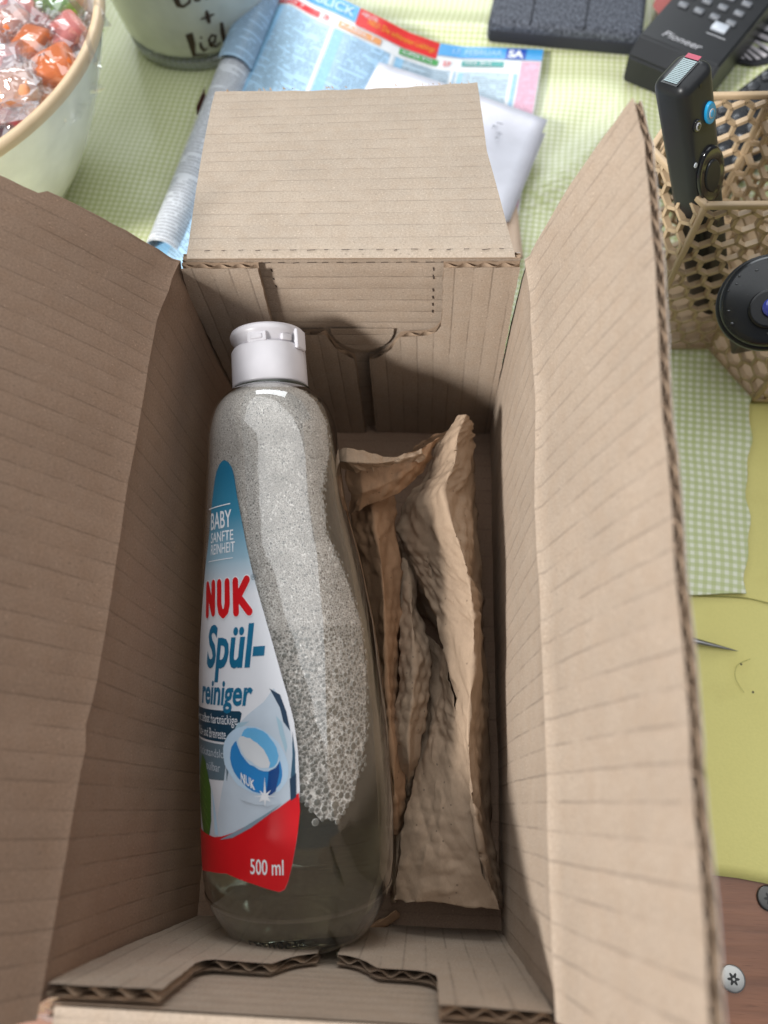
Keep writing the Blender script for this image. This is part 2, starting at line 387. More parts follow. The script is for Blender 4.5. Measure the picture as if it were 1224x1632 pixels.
# little paper tatters along torn edges
tat = []; tf = []
for _ in range(60):
    s_ = random.random()
    if s_ < .5: a = random.uniform(-.057, .056); base = FB(a, H + .1128, .0); d = (random.uniform(-.0006, .0006), .0012 * random.random(), random.uniform(0, .0010))
    else: y = random.uniform(-.1, .109); base = FR(y, H + .0623, 0); d = (random.uniform(-.0006, .0003), random.uniform(-.0006, .0006), .0009 * random.random())
    o = len(tat); tat += [base, (base[0] + random.uniform(.0004, .0012), base[1] + random.uniform(-.0008, .0004), base[2]), (base[0] + d[0], base[1] + d[1], base[2] + d[2])]; tf.append((o, o + 1, o + 2))
mesh('paper_tatters', tat, tf, EDGE, box)['kind'] = 'stuff'
bm.free()

# ------------------------------------------------------------------ bottle
BB = np.array([-.0125, -.1045, .0335]); BT = np.array([-.0335, .1000, .0925]); AX = BT - BB; BL = .22365; AX = AX / BL     # AX spans one (slightly short) metre of bottle height
LF = np.cross(AX, [0, 0, 1.]); LF /= np.linalg.norm(LF); LF = -LF if LF[0] > 0 else LF
NN = np.cross(AX, LF); NN /= np.linalg.norm(NN); NN = -NN if NN[2] < 0 else NN
PROF = [(-.0002, .0005), (-.0002, .0190), (.0006, .0225), (.0020, .0248), (.0045, .0264), (.008, .0286), (.012, .0307), (.0167, .0322), (.024, .0330), (.0385, .0334), (.055, .0334), (.072, .0331), (.090, .0323), (.1065, .0312), (.130, .0289), (.142, .0271), (.154, .0257), (.165, .0249), (.175, .0243), (.181, .0238), (.1862, .0227), (.190, .0214), (.193, .0197), (.1955, .0172), (.1975, .0146), (.1995, .0130)]
TC = R(36)
PX_, PY_ = zip(*PROF)
def brad(s, th, off=0.0):
    k = np.interp(s, PX_, PY_); e = np.interp(s, [0, .170, .197], [1, .9, 0])
    rw = k * (1 + .055 * e) - off; rd = k * (1 - .085 * e) - off; a = th - TC
    return max(rw, 1e-5) * max(rd, 1e-5) / math.sqrt((rw * math.cos(a)) ** 2 + (rd * math.sin(a)) ** 2 + 1e-12)
def bp(s, th, off=0.0):                 # point on the bottle: s metres from the base, th angle round it
    lat = np.interp(s, [0, .017, .04, .072, .1065, .13, .154, .18, .2], [-.0006, -.0004, .0007, .0011, .0009, .0002, -.0009, -.0004, -.0004])
    return BB + AX * s - LF * lat + brad(s, th, -off) * (math.cos(th) * NN + math.sin(th) * LF)
def lp(s, th, off=0.0):                 # the same for the print layout, whose heights were taken on a straight axis
    return bp(float(np.interp(s, [0, .022, .0295, .051, .0715, .0785, .095, .1055, .1205, .131, .145, .16, .1815, .192], [0, .025, .0335, .056, .0775, .0845, .102, .112, .127, .1375, .152, .1665, .189, .1965])), th + R(1.5), off)
bottle = empty('dish_soap_bottle', V(BB), 'clear foamy dish soap bottle with white flip cap, lying in the cardboard box', 'bottle')
SS = sorted(set([-.0002, .0006, .0014, .0025, .004, .006, .009, .012, .016, .181, .184, .187, .189, .191, .193, .1945, .196, .197, .2] + list(np.arange(.02, .18, .004)) + [.1975, .1985]))
def shell(name, off, mat, s0=-1, s1=1, close=True):
    ss = [s for s in SS if s0 <= s <= s1]; nt = 96; vs = []
    for s in ss:
        for j in range(nt):
            vs.append(bp(s + (off if s < .01 else 0) * (1 - max(0, s) / .01), 2 * math.pi * j / nt, -off))
    fs = grid_faces(len(ss), nt, True)
    if close:
        vs += [BB + AX * (ss[0] + off), BB + AX * ss[-1]]; a, b = len(vs) - 2, len(vs) - 1
        fs += [(a, (j + 1) % nt, j) for j in range(nt)] + [(b, (len(ss) - 1) * nt + j, (len(ss) - 1) * nt + (j + 1) % nt) for j in range(nt)]
    fs = [f[::-1] for f in fs]
    o = mesh(name, vs, fs, mat, bottle, None, True)
    bm = bmesh.new(); bm.from_mesh(o.data); bmesh.ops.recalc_face_normals(bm, faces=bm.faces[:]); bm.to_mesh(o.data); bm.free(); return o
def shell_mat():
    t = NT('clear_plastic'); n = t.n; n.remove(t.b)
    tr = t.new('ShaderNodeBsdfTransparent'); tr.inputs[0].default_value = (.975, .965, .95, 1)
    gl = t.new('ShaderNodeBsdfGlossy'); gl.inputs['Roughness'].default_value = .045
    fr = t.new('ShaderNodeFresnel'); geo = t.new('ShaderNodeNewGeometry'); t.link(t.math('MULTIPLY_ADD', geo.outputs['Backfacing'], 1 / 1.5 - 1.5, 1.5), fr.inputs[0])   # a thin wall: the same from both sides
    mx = t.new('ShaderNodeMixShader'); t.link(t.math('MULTIPLY', fr.outputs[0], 2.7, clamp=True), mx.inputs[0]); t.link(tr.outputs[0], mx.inputs[1]); t.link(gl.outputs[0], mx.inputs[2])
    t.link(mx.outputs[0], t.out.inputs['Surface'])
    bu = t.new('ShaderNodeBump'); bu.inputs['Distance'].default_value = .0006; bu.inputs['Strength'].default_value = .22; t.link(t.noise(t.scale(t.coord(), 60, 14, 40), 1, 2), bu.inputs['Height'])
    t.link(bu.outputs[0], gl.inputs['Normal']); t.link(bu.outputs[0], fr.inputs['Normal']); return t.m
def liquid_mat():
    t = NT('soap_liquid'); b = t.b; b.inputs['Base Color'].default_value = (.84, .90, .82, 1); b.inputs['Transmission Weight'].default_value = .985
    b.inputs['IOR'].default_value = 1.33; b.inputs['Roughness'].default_value = .03
    va = t.new('ShaderNodeVolumeAbsorption'); va.inputs['Color'].default_value = (.54, .62, .50, 1); va.inputs['Density'].default_value = 5
    t.link(va.outputs[0], t.out.inputs['Volume']); return t.m
shell('bottle_body', 0.0, shell_mat(), s1=.1986)
shell('liquid', .0016, liquid_mat(), s1=.1935)
rv = [bp(s_, 2 * math.pi * j / 96, o_) for s_, o_ in ((.0150, .00005), (.0158, .00045), (.0166, .00005)) for j in range(96)]
mesh('base_ridge', rv, grid_faces(3, 96, True), MATS['clear_plastic'], bottle, None, True)
# foam: a curved layer just under the plastic; bubbles grow towards the base
fo = [(.1915, 75), (.1925, 30), (.192, -20), (.188, -50), (.1815, -60), (.174, -66), (.1635, -63), (.148, -50), (.1315, -46), (.1145, -56), (.099, -61), (.0825, -59), (.0625, -53), (.0465, -42), (.0405, -32), (.0412, -23), (.047, -15), (.0515, -9), (.062, 0), (.08, 20), (.1, 45), (.13, 78), (.16, 92), (.18, 88)]
def cell(s, th): return float(np.interp(s, [.04, .055, .09, .13, .19], [.00150, .00120, .00088, .00074, .00070])) 
def foam_mat():
    t = NT('foam'); uv = t.coord('UV')
    vo = t.new('ShaderNodeTexVoronoi'); vo.feature = 'DISTANCE_TO_EDGE'; t.link(uv, vo.inputs['Vector']); vo.inputs['Scale'].default_value = 1
    v2 = t.new('ShaderNodeTexVoronoi'); t.link(uv, v2.inputs['Vector']); v2.inputs['Scale'].default_value = 1; r = t.sep(v2.outputs['Color'])
    v3 = t.new('ShaderNodeTexVoronoi'); v3.feature = 'DISTANCE_TO_EDGE'; t.link(uv, v3.inputs['Vector']); v3.inputs['Scale'].default_value = 2.3
    e = t.math('SUBTRACT', 1, t.ramp(vo.outputs['Distance'], .02, .13)); e3 = t.math('SUBTRACT', 1, t.ramp(v3.outputs['Distance'], .0, .16))
    sv = t.sep(t.coord('Object'))[1]
    dense = t.ramp(t.math('ADD', sv, t.math('MULTIPLY', t.noise(t.coord('Object'), 60, 3), .05)), .045, .145)
    base = t.mix(r[0], (.17, .15, .13), (.40, .37, .34)); base = t.mix(t.math('MULTIPLY', e3, .5), base, (.55, .53, .50))
    base = t.mix(t.math('MULTIPLY', t.math('LESS_THAN', r[1], .10), .7), base, (.07, .068, .06))
    c = t.mix(e, base, (.90, .88, .85)); 
    nn_ = t.noise(t.coord('Object'), 380, 4, .85)
    fine = t.mix(t.ramp(nn_, .3, .72), (.44, .415, .385), (.94, .91, .87)); fine = t.mix(t.math('MULTIPLY', t.math('LESS_THAN', r[1], .12), .55), fine, (.16, .155, .14))
    c = t.mix(t.math('MULTIPLY', dense, .58), c, fine); c = t.mix(t.math('MULTIPLY', t.ramp(t.noise(t.coord('Object'), 95, 3), .42, .75), .35), c, (.20, .185, .165))
    t.col(c); t.b.inputs['Roughness'].default_value = .35; t.bump(t.math('ADD', e, t.math('MULTIPLY', nn_, .5)), .0003, .7); return t.m
vt, ft = tess([(s * 40, th / 20) for s, th in rough_edge([(s * 40, th / 20) for s, th in fo], .0, .1)] if False else [(p[0], p[1]) for p in rough_edge([(s * 40, th / 20) for s, th in fo], .02, .12)], .12, .2)
Rr = .0335
gs = [0]; 
svals = np.linspace(-.01, .21, 400); gcum = np.concatenate([[0], np.cumsum([(svals[1] - svals[0]) / cell(s, 0) for s in svals[:-1]])])
foam_pts = [lp(a / 40, R(b * 20), -.0008) for a, b in vt]
foam_uv = [(float(np.interp(a / 40, svals, gcum)), R(b * 20) * Rr / cell(a / 40, 0)) for a, b in vt]
foam = mesh('foam', foam_pts, ft, foam_mat(), bottle, foam_uv, True)
# round bubbles along the foam's lower and right borders: thin light rings over grey films
bub_v, bub_f, bub_m = [], [], []
FILM = plain('bubble_film', (.15, .148, .13), .12, .8); RIM = plain('bubble_rim', (.80, .79, .76), .25, .6)
def bubble(s, th, r, off=-.0006):
    c = lp(s, th, off); n = math.cos(th) * NN + math.sin(th) * LF; t1 = AX; t2 = np.cross(n, AX); o = len(bub_v); K = 12
    for rr, hh in ((r, 0), (r * .93, .12 * r), (r * .80, .10 * r), (r * .45, .16 * r)):
        for j in range(K):
            a = 2 * math.pi * j / K; bub_v.append(c + t1 * rr * math.cos(a) + t2 * rr * math.sin(a) + n * hh)
    bub_v.append(c + n * .2 * r)
    for k in range(3):
        for j in range(K): bub_f.append((o + k * K + j, o + k * K + (j + 1) % K, o + (k + 1) * K + (j + 1) % K, o + (k + 1) * K + j)); bub_m.append(1 if k < 1 else 0)
    for j in range(K): bub_f.append((o + 3 * K + j, o + 3 * K + (j + 1) % K, o + 4 * K)); bub_m.append(0)
placed = []
def try_b(s, th, r):
    x, y = s, th * Rr
    for px, py, pr in placed:
        if (px - x) ** 2 + (py - y) ** 2 < ((pr + r) * .93) ** 2: return False
    placed.append((x, y, r)); bubble(s, th, r); return True
edge_poly = [(s, R(th)) for s, th in fo[3:19]]
def inside(s, th, poly=[(s, R(t)) for s, t in fo]):
    c = False; n = len(poly)
    for i in range(n):
        a, b = poly[i], poly[(i + 1) % n]
        if (a[1] > th) != (b[1] > th) and s < (b[0] - a[0]) * (th - a[1]) / (b[1] - a[1]) + a[0]: c = not c
    return c
for big in ((1.9, 60), (1.45, 260), (1.1, 900), (.85, 1500)):
    for _ in range(big[1]):
        s = .038 + random.random() ** 1.6 * .062; th = R(random.uniform(-64, 12))
        if inside(s, th): try_b(s, th, cell(s, th) * big[0] * .5 * random.uniform(.85, 1.15))
for i in range(len(edge_poly) - 1):
    a, b = edge_poly[i], edge_poly[i + 1]; L = math.hypot(a[0] - b[0], (a[1] - b[1]) * Rr)
    for k in range(int(L / .0005)):
        t = random.random(); s = a[0] + (b[0] - a[0]) * t; th = a[1] + (b[1] - a[1]) * t + random.gauss(0, .018)
        try_b(s + random.gauss(0, .0006), th, cell(s, th) * random.uniform(.4, .85))
ob = mesh('bubble_cluster', bub_v, bub_f, [FILM, RIM], foam, None, True, bub_m); ob['kind'] = 'stuff'; ob.matrix_parent_inverse = Matrix.Translation(-bottle.location) 
ob.matrix_parent_inverse = Matrix.Identity(4)

# label --------------------------------------------------------------
def onb(name, poly, mat, lay, parent, mx=.0022, uvf=True):      # poly in (th degrees, s metres)
    k = .00058
    vt, ft = tess([(-(th) * k, s) for th, s in poly], mx, mx)
    pts = [lp(b, R(-a / k), .00012 + lay * .00005) for a, b in vt]
    return mesh(name, pts, ft, mat, parent, [(a, b) for a, b in vt], True)
half = [(.1615, 1.5), (.1605, 6), (.158, 10.5), (.1545, 13), (.145, 17), (.131, 22.5), (.12, 27), (.107, 33), (.095, 38), (.0845, 42.5), (.0795, 44.7), (.0715, 47.3), (.062, 48.6), (.051, 48.6), (.0385, 46.5), (.0295, 43.3), (.0250, 41), (.0228, 39), (.0221, 36)]
lab = [(36 - h, s) for s, h in half] + [(36 - 20, .0240), (36, .0255), (36 + 20, .0240)] + [(36 + h, s) for s, h in half[::-1]]
def label_mat():
    t = NT('label_print'); s = t.sep(t.coord('UV'))[1]
    c = t.mix(t.ramp(s, .113, .126), (.68, .69, .73), (.28, .42, .51)); c = t.mix(t.ramp(s, .124, .141), c, (.035, .205, .32)); c = t.mix(t.ramp(s, .140, .157), c, (.006, .125, .225))
    c = t.mix(t.ramp(s, .058, .03), c, (.52, .55, .61))
    t.col(c); t.b.inputs['Roughness'].default_value = .33; t.b.inputs['Coat Weight'].default_value = .2; return t.m
RIMW = plain('label_rim', (.72, .72, .74), .4)
label = onb('label', lab, label_mat(), 0, bottle)
P = lambda n, c: plain(n, c, .32)
RED = P('print_red', (.58, .006, .012)); BLUE = P('print_blue', (.003, .13, .25)); WHT = P('print_white', (.74, .75, .78)); NAVY = P('print_navy', (.004, .045, .085)); SLATE = P('print_slate', (.105, .16, .20)); PALE = P('print_pale', (.42, .58, .72)); MIDB = P('print_mid_blue', (.02, .20, .50)); DEEPB = P('print_deep_blue', (.005, .055, .22)); SKY = P('print_sky', (.12, .40, .68)); LEAF = P('print_leaf', (.045, .12, .012)); GREYP = P('print_grey', (.45, .50, .56)); DARKP = P('print_dark', (.015, .04, .08))
def text_mesh(s, off=0.0, shear=0.0):
    cu = bpy.data.curves.new('t', 'FONT'); cu.body = s; cu.size = 1; cu.offset = off; cu.shear = shear; cu.resolution_u = 3
    o = bpy.data.objects.new('t', cu); C.objects.link(o); dg = bpy.context.evaluated_depsgraph_get(); dg.update()
    me = bpy.data.meshes.new_from_object(o.evaluated_get(dg)); bpy.data.objects.remove(o); bpy.data.curves.remove(cu)
    return me
def fit_text(s, x0, x1, y0, y1, off=0.0, shear=0.0, cuts=None, ref=None):
    """text as triangles fitted to a box; ref = (ymin,ymax) glyph lines that land on y0 / y1"""
    me = text_mesh(s, off, shear); bm = bmesh.new(); bm.from_mesh(me); bpy.data.meshes.remove(me)
    xs = [v.co.x for v in bm.verts]; ys = [v.co.y for v in bm.verts]; ax, bx = min(xs), max(xs); ay, by = ref or (min(ys), max(ys))
    for v in bm.verts: v.co = Vector((x0 + (v.co.x - ax) / (bx - ax) * (x1 - x0), y0 + (v.co.y - ay) / (by - ay) * (y1 - y0), 0))
    if cuts:
        for ax_, st in ((0, cuts[0]), (1, cuts[1])):
            if not st: continue
            lo = min(v.co[ax_] for v in bm.verts); hi = max(v.co[ax_] for v in bm.verts); k = math.floor(lo / st) + 1
            while k * st < hi:
                p = [0, 0, 0]; nr = [0, 0, 0]; p[ax_] = k * st; nr[ax_] = 1
                bmesh.ops.bisect_plane(bm, geom=bm.verts[:] + bm.edges[:] + bm.faces[:], plane_co=p, plane_no=nr, dist=1e-9); k += 1
    bmesh.ops.triangulate(bm, faces=bm.faces[:]); bm.verts.index_update()
    V2 = [tuple(v.co[:2]) for v in bm.verts]; F2 = [tuple(v.index for v in f.verts) for f in bm.faces]; bm.free(); return V2, F2
def ltext(s, th0, th1, s0, s1, mat, lay=2, off=0.0, shear=0.0, ref=None, name='lettering'):
    V2, F2 = fit_text(s, -th0, -th1, s0, s1, off, shear, (3.5, None), ref)
    return mesh(name, [lp(b, R(-a), .00012 + lay * .00005) for a, b in V2], F2, mat, label, None, True)
def strokes(paths, wd):                 # thick round-ended strokes in 2-D -> list of polygons
    out = []
    for pts in paths:
        for i, p in enumerate(pts):
            out.append([(p[0] + wd / 2 * math.cos(2 * math.pi * k / 14), p[1] + wd / 2 * math.sin(2 * math.pi * k / 14)) for k in range(14)])
            if i:
                q = pts[i - 1]; dx, dy = p[0] - q[0], p[1] - q[1]; L = math.hypot(dx, dy) or 1; nx, ny = -dy / L * wd / 2, dx / L * wd / 2
                out.append([(q[0] + nx, q[1] + ny), (p[0] + nx, p[1] + ny), (p[0] - nx, p[1] - ny), (q[0] - nx, q[1] - ny)][::-1])
    return out
ltext('BABY', 53, 26, .1368, .1428, WHT, off=.012); ltext('SANFTE', 52.5, 24.5, .1322, .1358, WHT, off=.008); ltext('REINHEIT', 51.5, 23, .1280, .1316, WHT, off=.008)
onb('rule_line', [(58, .1443), (27, .1446), (27, .1450), (58, .1447)], WHT, 2, label); onb('rule_line', [(55, .1256), (25, .1258), (25, .1261), (55, .1259)], WHT, 2, label)
# rounded brand lettering
def bub_letters(th0, th1, s0, s1, mat, wd, lay, name='lettering', out=None):
    x = lambda t: t; W3 = (th0 - th1) / 3.0; k = .00058 * 1000
    P_ = lambda a, b, i: (-(th0) * k + (i + a) * W3 * k, (s0 + (s1 - s0) * b) * 1000)
    N_ = [[P_(.16, .08, 0), P_(.16, .90, 0), P_(.70, .12, 0), P_(.70, .92, 0)]]
    U_ = [[P_(.16, .92, 1), P_(.16, .34, 1), P_(.24, .14, 1), P_(.42, .05, 1), P_(.60, .14, 1), P_(.68, .34, 1), P_(.68, .92, 1)]]
    K_ = [[P_(.16, .08, 2), P_(.16, .92, 2)], [P_(.74, .94, 2), P_(.30, .50, 2), P_(.80, .08, 2)]]
    vs, fs = [], []; z = 0
    for pl in strokes(N_ + U_ + K_, wd):
        vt, ft = tess([(p[0], p[1]) for p in pl], 1.2, None); o = len(vs); z += 1
        vs += [lp(b / 1000, R(-a / k), .00012 + lay * .00005 + z * .0000012) for a, b in vt]; fs += [tuple(o + i for i in f) for f in ft]
    return mesh(name, vs, fs, mat, label, None, True)
bub_letters(57.5, 9.5, .1062, .1187, WHT, 3.6, 2, 'lettering_outline'); bub_letters(57.5, 9.5, .1062, .1187, RED, 2.9, 4)
ltext('®', 10.5, 7, .1176, .1196, SLATE)
ltext('Spül-', 55, 3, .0892, .1035, BLUE, off=.030, shear=.22, ref=(0, .73)); 
ltext('reiniger', 64, 12, .0772, .0853, BLUE, off=.028, shear=.22, ref=(0, .73))
onb('text_panel', [(86, .0652), (28, .0652), (23, .0700), (20.5, .0745), (22, .0752), (86, .0752)], NAVY, 1, label)
ltext('entfernt selbst hartnäckige', 84, 24, .0708, .0740, WHT, 2, ref=(0, .73)); ltext('Milch- und Breireste', 74, 34, .0662, .0694, WHT, 2, ref=(0, .73))
onb('text_panel', [(78, .0520), (34, .0535), (31, .0590), (29, .0645), (78, .0645)], SLATE, 1, label)
ltext('rückstandslos', 70, 33.5, .0602, .0630, GREYP, 2, ref=(0, .73)); ltext('abspülbar', 66, 40, .0558, .0586, GREYP, 2, ref=(0, .73))
# picture: water swirl with blue ring (pixel outline -> place on the bottle)
_ss = np.linspace(.015, .165, 301); _tt = np.linspace(-25, 100, 251)
_G = np.array([[lp(s, R(t)) for t in _tt] for s in _ss]); _q = (_G - CAM) @ M3; _U = 612 + FPX * _q[..., 0] / -_q[..., 2]; _V = 816 - FPX * _q[..., 1] / -_q[..., 2]
def inv(u, v):
    i, j = np.unravel_index(((_U - u) ** 2 + (_V - v) ** 2 + (_tt[None, :] > 72) * 1e6).argmin(), _U.shape); return (float(_tt[j]), float(_ss[i]))
def pic(name, pts, mat, lay): return onb(name, [inv(*p) for p in pts], mat, lay, label, .0025)
def ell(cx, cy, a, b, rot, n=28, a0=0, a1=360): 
    return [(cx + a * math.cos(R(t)) * math.cos(R(rot)) - b * math.sin(R(t)) * math.sin(R(rot)), cy + a * math.cos(R(t)) * math.sin(R(rot)) + b * math.sin(R(t)) * math.cos(R(rot))) for t in np.linspace(a0, a1, n, endpoint=a1 - a0 < 360)]
red_poly = [(80, .0345), (60, .0350), (48, .0352), (40, .0362), (30, .0380), (20, .0405), (10, .0430), (0, .0458), (-6, .0480), (-12, .0502), (-12.2, .045), (-10.4, .0385), (-7.2, .0295), (-5, .0251), (-3, .0229), (0, .0222), (16, .0241), (36, .0256), (56, .0241), (72, .0222), (78, .0295)]
onb('red_band', red_poly, RED, 4, label)
ltext('500 ml', 17.5, -2.5, .0268, .0312, WHT, 6, off=.01, ref=(0, .73))
pic('swirl_print', [(372, 1165), (395, 1140), (420, 1118), (436, 1098), (450, 1118), (462, 1160), (468, 1210), (470, 1262), (446, 1296), (400, 1325), (352, 1342), (348, 1300), (358, 1240), (364, 1195)], P('print_ice', (.48, .55, .63)), 1)
pic('swirl_print', [(430, 1098), (446, 1108), (457, 1135), (462, 1165), (452, 1150), (446, 1128), (436, 1108)], DARKP, 2)
pic('swirl_print', [(466, 1165), (470, 1200), (471, 1240), (468, 1245), (463, 1238), (466, 1205)], P('print_teal_dark', (.03, .09, .15)), 2)
pic('swirl_print', [(462, 1240), (472, 1232), (472, 1270), (464, 1276)], DARKP, 5)
pic('swirl_print', [(440, 1140), (449, 1150), (458, 1190), (455, 1200), (446, 1170)], P('print_haze', (.33, .48, .58)), 2)
pic('swirl_print', [(366, 1180), (380, 1152), (398, 1150), (384, 1160), (372, 1190), (370, 1220), (364, 1210)], P('print_haze', (.33, .48, .58)), 2)
pic('swirl_print', [(352, 1338), (385, 1322), (425, 1297), (450, 1278), (428, 1300), (400, 1320), (372, 1334)], P('print_line', (.20, .27, .33)), 6)
pic('cup_print', ell(408, 1212, 46, 60, -38), P('print_ice2', (.46, .60, .74)), 3)
pic('cup_print', ell(409, 1218, 36, 50, -35), MIDB, 4)
pic('cup_print', [(430, 1215), (444, 1200), (446, 1230), (440, 1260), (424, 1272), (428, 1240)], DEEPB, 5)
pic('cup_print', ell(412, 1192, 42, 27, 48), P('print_ice2', (.46, .60, .74)), 6)
pic('cup_print', ell(415, 1191, 37, 22, 50), SKY, 7)
pic('cup_print', ell(406, 1199, 33, 14, 46), P('print_white_dim', (.62, .64, .67)), 8)
pic('cup_print', ell(415, 1275, 30, 8, 8), P('print_ice', (.48, .55, .63)), 7)
star = []
for i in range(16):
    a = math.pi * 2 * i / 16; r_ = (30 if i == 12 else 17 if i % 4 == 0 else 13 if i % 2 == 0 else 5.5); star.append((423 + r_ * math.cos(a), 1268 + r_ * math.sin(a) * 1.05))
pic('sparkle_print', star, WHT, 9)
V2, F2 = fit_text('NUK', 0, 1, 0, 1, .03)
pts = []
for a, b in V2: u, v = 386 + 22 * a - 1 * b, 1246 + 13 * a - 16 * b; th, s = inv(u, v); pts.append(lp(s, R(th), .00062))
mesh('lettering', pts, F2, WHT, label, None, True)
onb('leaf_print', [(58, .058), (64, .060), (72, .053), (74, .043), (66, .035), (56, .034), (52, .040), (51, .050)], LEAF, 3, label)
for k in range(6): onb('leaf_vein', [(55 + k, .037 + k * .003), (64 + k, .040 + k * .003), (64 + k, .0404 + k * .003), (55 + k, .0375 + k * .003)], P('print_leaf_light', (.12, .24, .04)), 4, label)
onb('water_drop_print', [(47, .045), (50, .050), (48, .036), (44, .036)], PALE, 2, label)
# embossed batch code near the base
V2, F2 = fit_text('L20010998', 0, 1, 0, 1, .0)
mesh('batch_code', [bp(.004 + .003 * (1 - b) + .002 * a, R(30 - 42 * a), .0001) for a, b in V2], F2, plain('ink', (.02, .02, .018), .6), bottle)
# cap
CAPM = plain('cap_plastic', (.66, .635, .665), .34, .5)
def ring_lathe(prof, nt=64, flat=None):
    vs = []
    for s, r in prof:
        for j in range(nt):
            th = 2 * math.pi * j / nt; vs.append(BB + AX * s + r * (math.cos(th) * NN + math.sin(th) * LF))
    return vs, grid_faces(len(prof), nt, True)
vs, fs = ring_lathe([(.1988, .0131), (.1984, .0136), (.1994, .0140), (.2130, .0138), (.2140, .0132), (.2142, .0112), (.2142, .0)])
mesh('cap', vs, fs, CAPM, bottle, None, True)
vs, fs = ring_lathe([(.2142, .0), (.2143, .0122), (.2168, .0127), (.2180, .0138), (.2196, .0141), (.2208, .0136), (.2213, .0115), (.2209, .0)])
mesh('cap_lid', vs, fs, CAPM, bottle, None, True)
def cap_frame(th, s, r):
    n = math.cos(th) * NN + math.sin(th) * LF; return frame(BB + AX * s + n * r, np.cross(AX, n), z=n)
rbox('hinge', cap_frame(R(-66), .2160, .0138), -.0030, .0030, -.0042, .0034, -.001, .0010, .0007, CAPM, bottle)
for th, x0, x1, y0, y1 in ((8, -.0036, .0036, -.0018, .0018), (8, -.0022, .0022, -.0009, .0009), (-40, -.002, .002, -.0012, .0012)):
    rbox('cap_latch', cap_frame(R(th), .2155, .0124), x0, x1, y0, y1, -.001, .0009 if x1 > .003 else .0013, .0004, CAPM, bottle)
vs, fs = ring_lathe([(.1968, .0143), (.1966, .0147), (.1976, .0148), (.1982, .0144), (.1982, .012)]); mesh('neck_ring', vs, fs, plain('neck_dark', (.03, .034, .026), .15), bottle, None, True)

# ------------------------------------------------------------------ crumpled packing paper
def paper_mat(name, base):
    t = NT(name); co = t.coord(); t.b.inputs['Roughness'].default_value = .8; t.b.inputs['Specular IOR Level'].default_value = .25
    n = t.noise(co, 30, 4, .6); f = t.noise(t.scale(co, 1500, 700, 900), 1, 3, .7)
    c = t.mix(t.ramp(n, .3, .7), tuple(x * .84 for x in base), tuple(x * 1.1 for x in base)); c = t.mix(t.math('MULTIPLY', t.ramp(f, .4, .75), .3), c, tuple(x * .6 for x in base))
    vo = t.new('ShaderNodeTexVoronoi'); vo.inputs['Scale'].default_value = 420; t.link(co, vo.inputs['Vector'])
    c = t.mix(t.math('MULTIPLY', t.math('MULTIPLY', t.math('LESS_THAN', vo.outputs['Distance'], .17), t.math('GREATER_THAN', t.sep(vo.outputs['Color'])[0], .85)), .6), c, tuple(x * .3 for x in base))
    cr = t.new('ShaderNodeTexVoronoi'); cr.feature = 'DISTANCE_TO_EDGE'; cr.inputs['Scale'].default_value = 85; t.link(co, cr.inputs['Vector'])
    hh = t.math('ADD', t.math('MULTIPLY', t.noise(co, 260, 4, .6), .8), t.math('MULTIPLY', t.ramp(cr.outputs['Distance'], 0, .18), .35))
    t.col(c); t.bump(hh, .0003, .5); return t.m
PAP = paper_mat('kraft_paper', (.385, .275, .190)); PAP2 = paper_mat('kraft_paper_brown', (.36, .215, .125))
pap_v, pap_f, pap_m = [], [], []
def cr(p, t):                # Catmull-Rom over a list of points
    n = len(p) - 1; x = min(max(t * n, 0), n - 1e-9); i = int(x); f = x - i
    g = lambda k: p[k] if 0 <= k <= n else (2 * p[0] - p[1] if k < 0 else 2 * p[n] - p[n - 1])
    a, b, c, d = g(i - 1), g(i), g(i + 1), g(i + 2)
    return .5 * (2 * b + (c - a) * f + (2 * a - 5 * b + 4 * c - d) * f * f + (3 * b - a - 3 * c + d) * f ** 3)
def lerp_(p, t):
    n = len(p) - 1; x = min(t * n, n - 1e-9); i = int(x); return p[i] + (p[i + 1] - p[i]) * (x - i)
def fold(x, y, seed):        # piecewise flat facets on a triangular lattice
    k = (x + y) * .3660254; xs, ys = x + k, y + k; i, j = math.floor(xs), math.floor(ys); fx, fy = xs - i, ys - j
    h = lambda a, b: (math.sin(a * 127.1 + b * 311.7 + seed * 74.7) * 43758.5453) % 1.0
    if fx > fy: return (1 - fx) * h(i, j) + (fx - fy) * h(i + 1, j) + fy * h(i + 1, j + 1)
    return (1 - fy) * h(i, j) + (fy - fx) * h(i, j + 1) + fx * h(i + 1, j + 1)
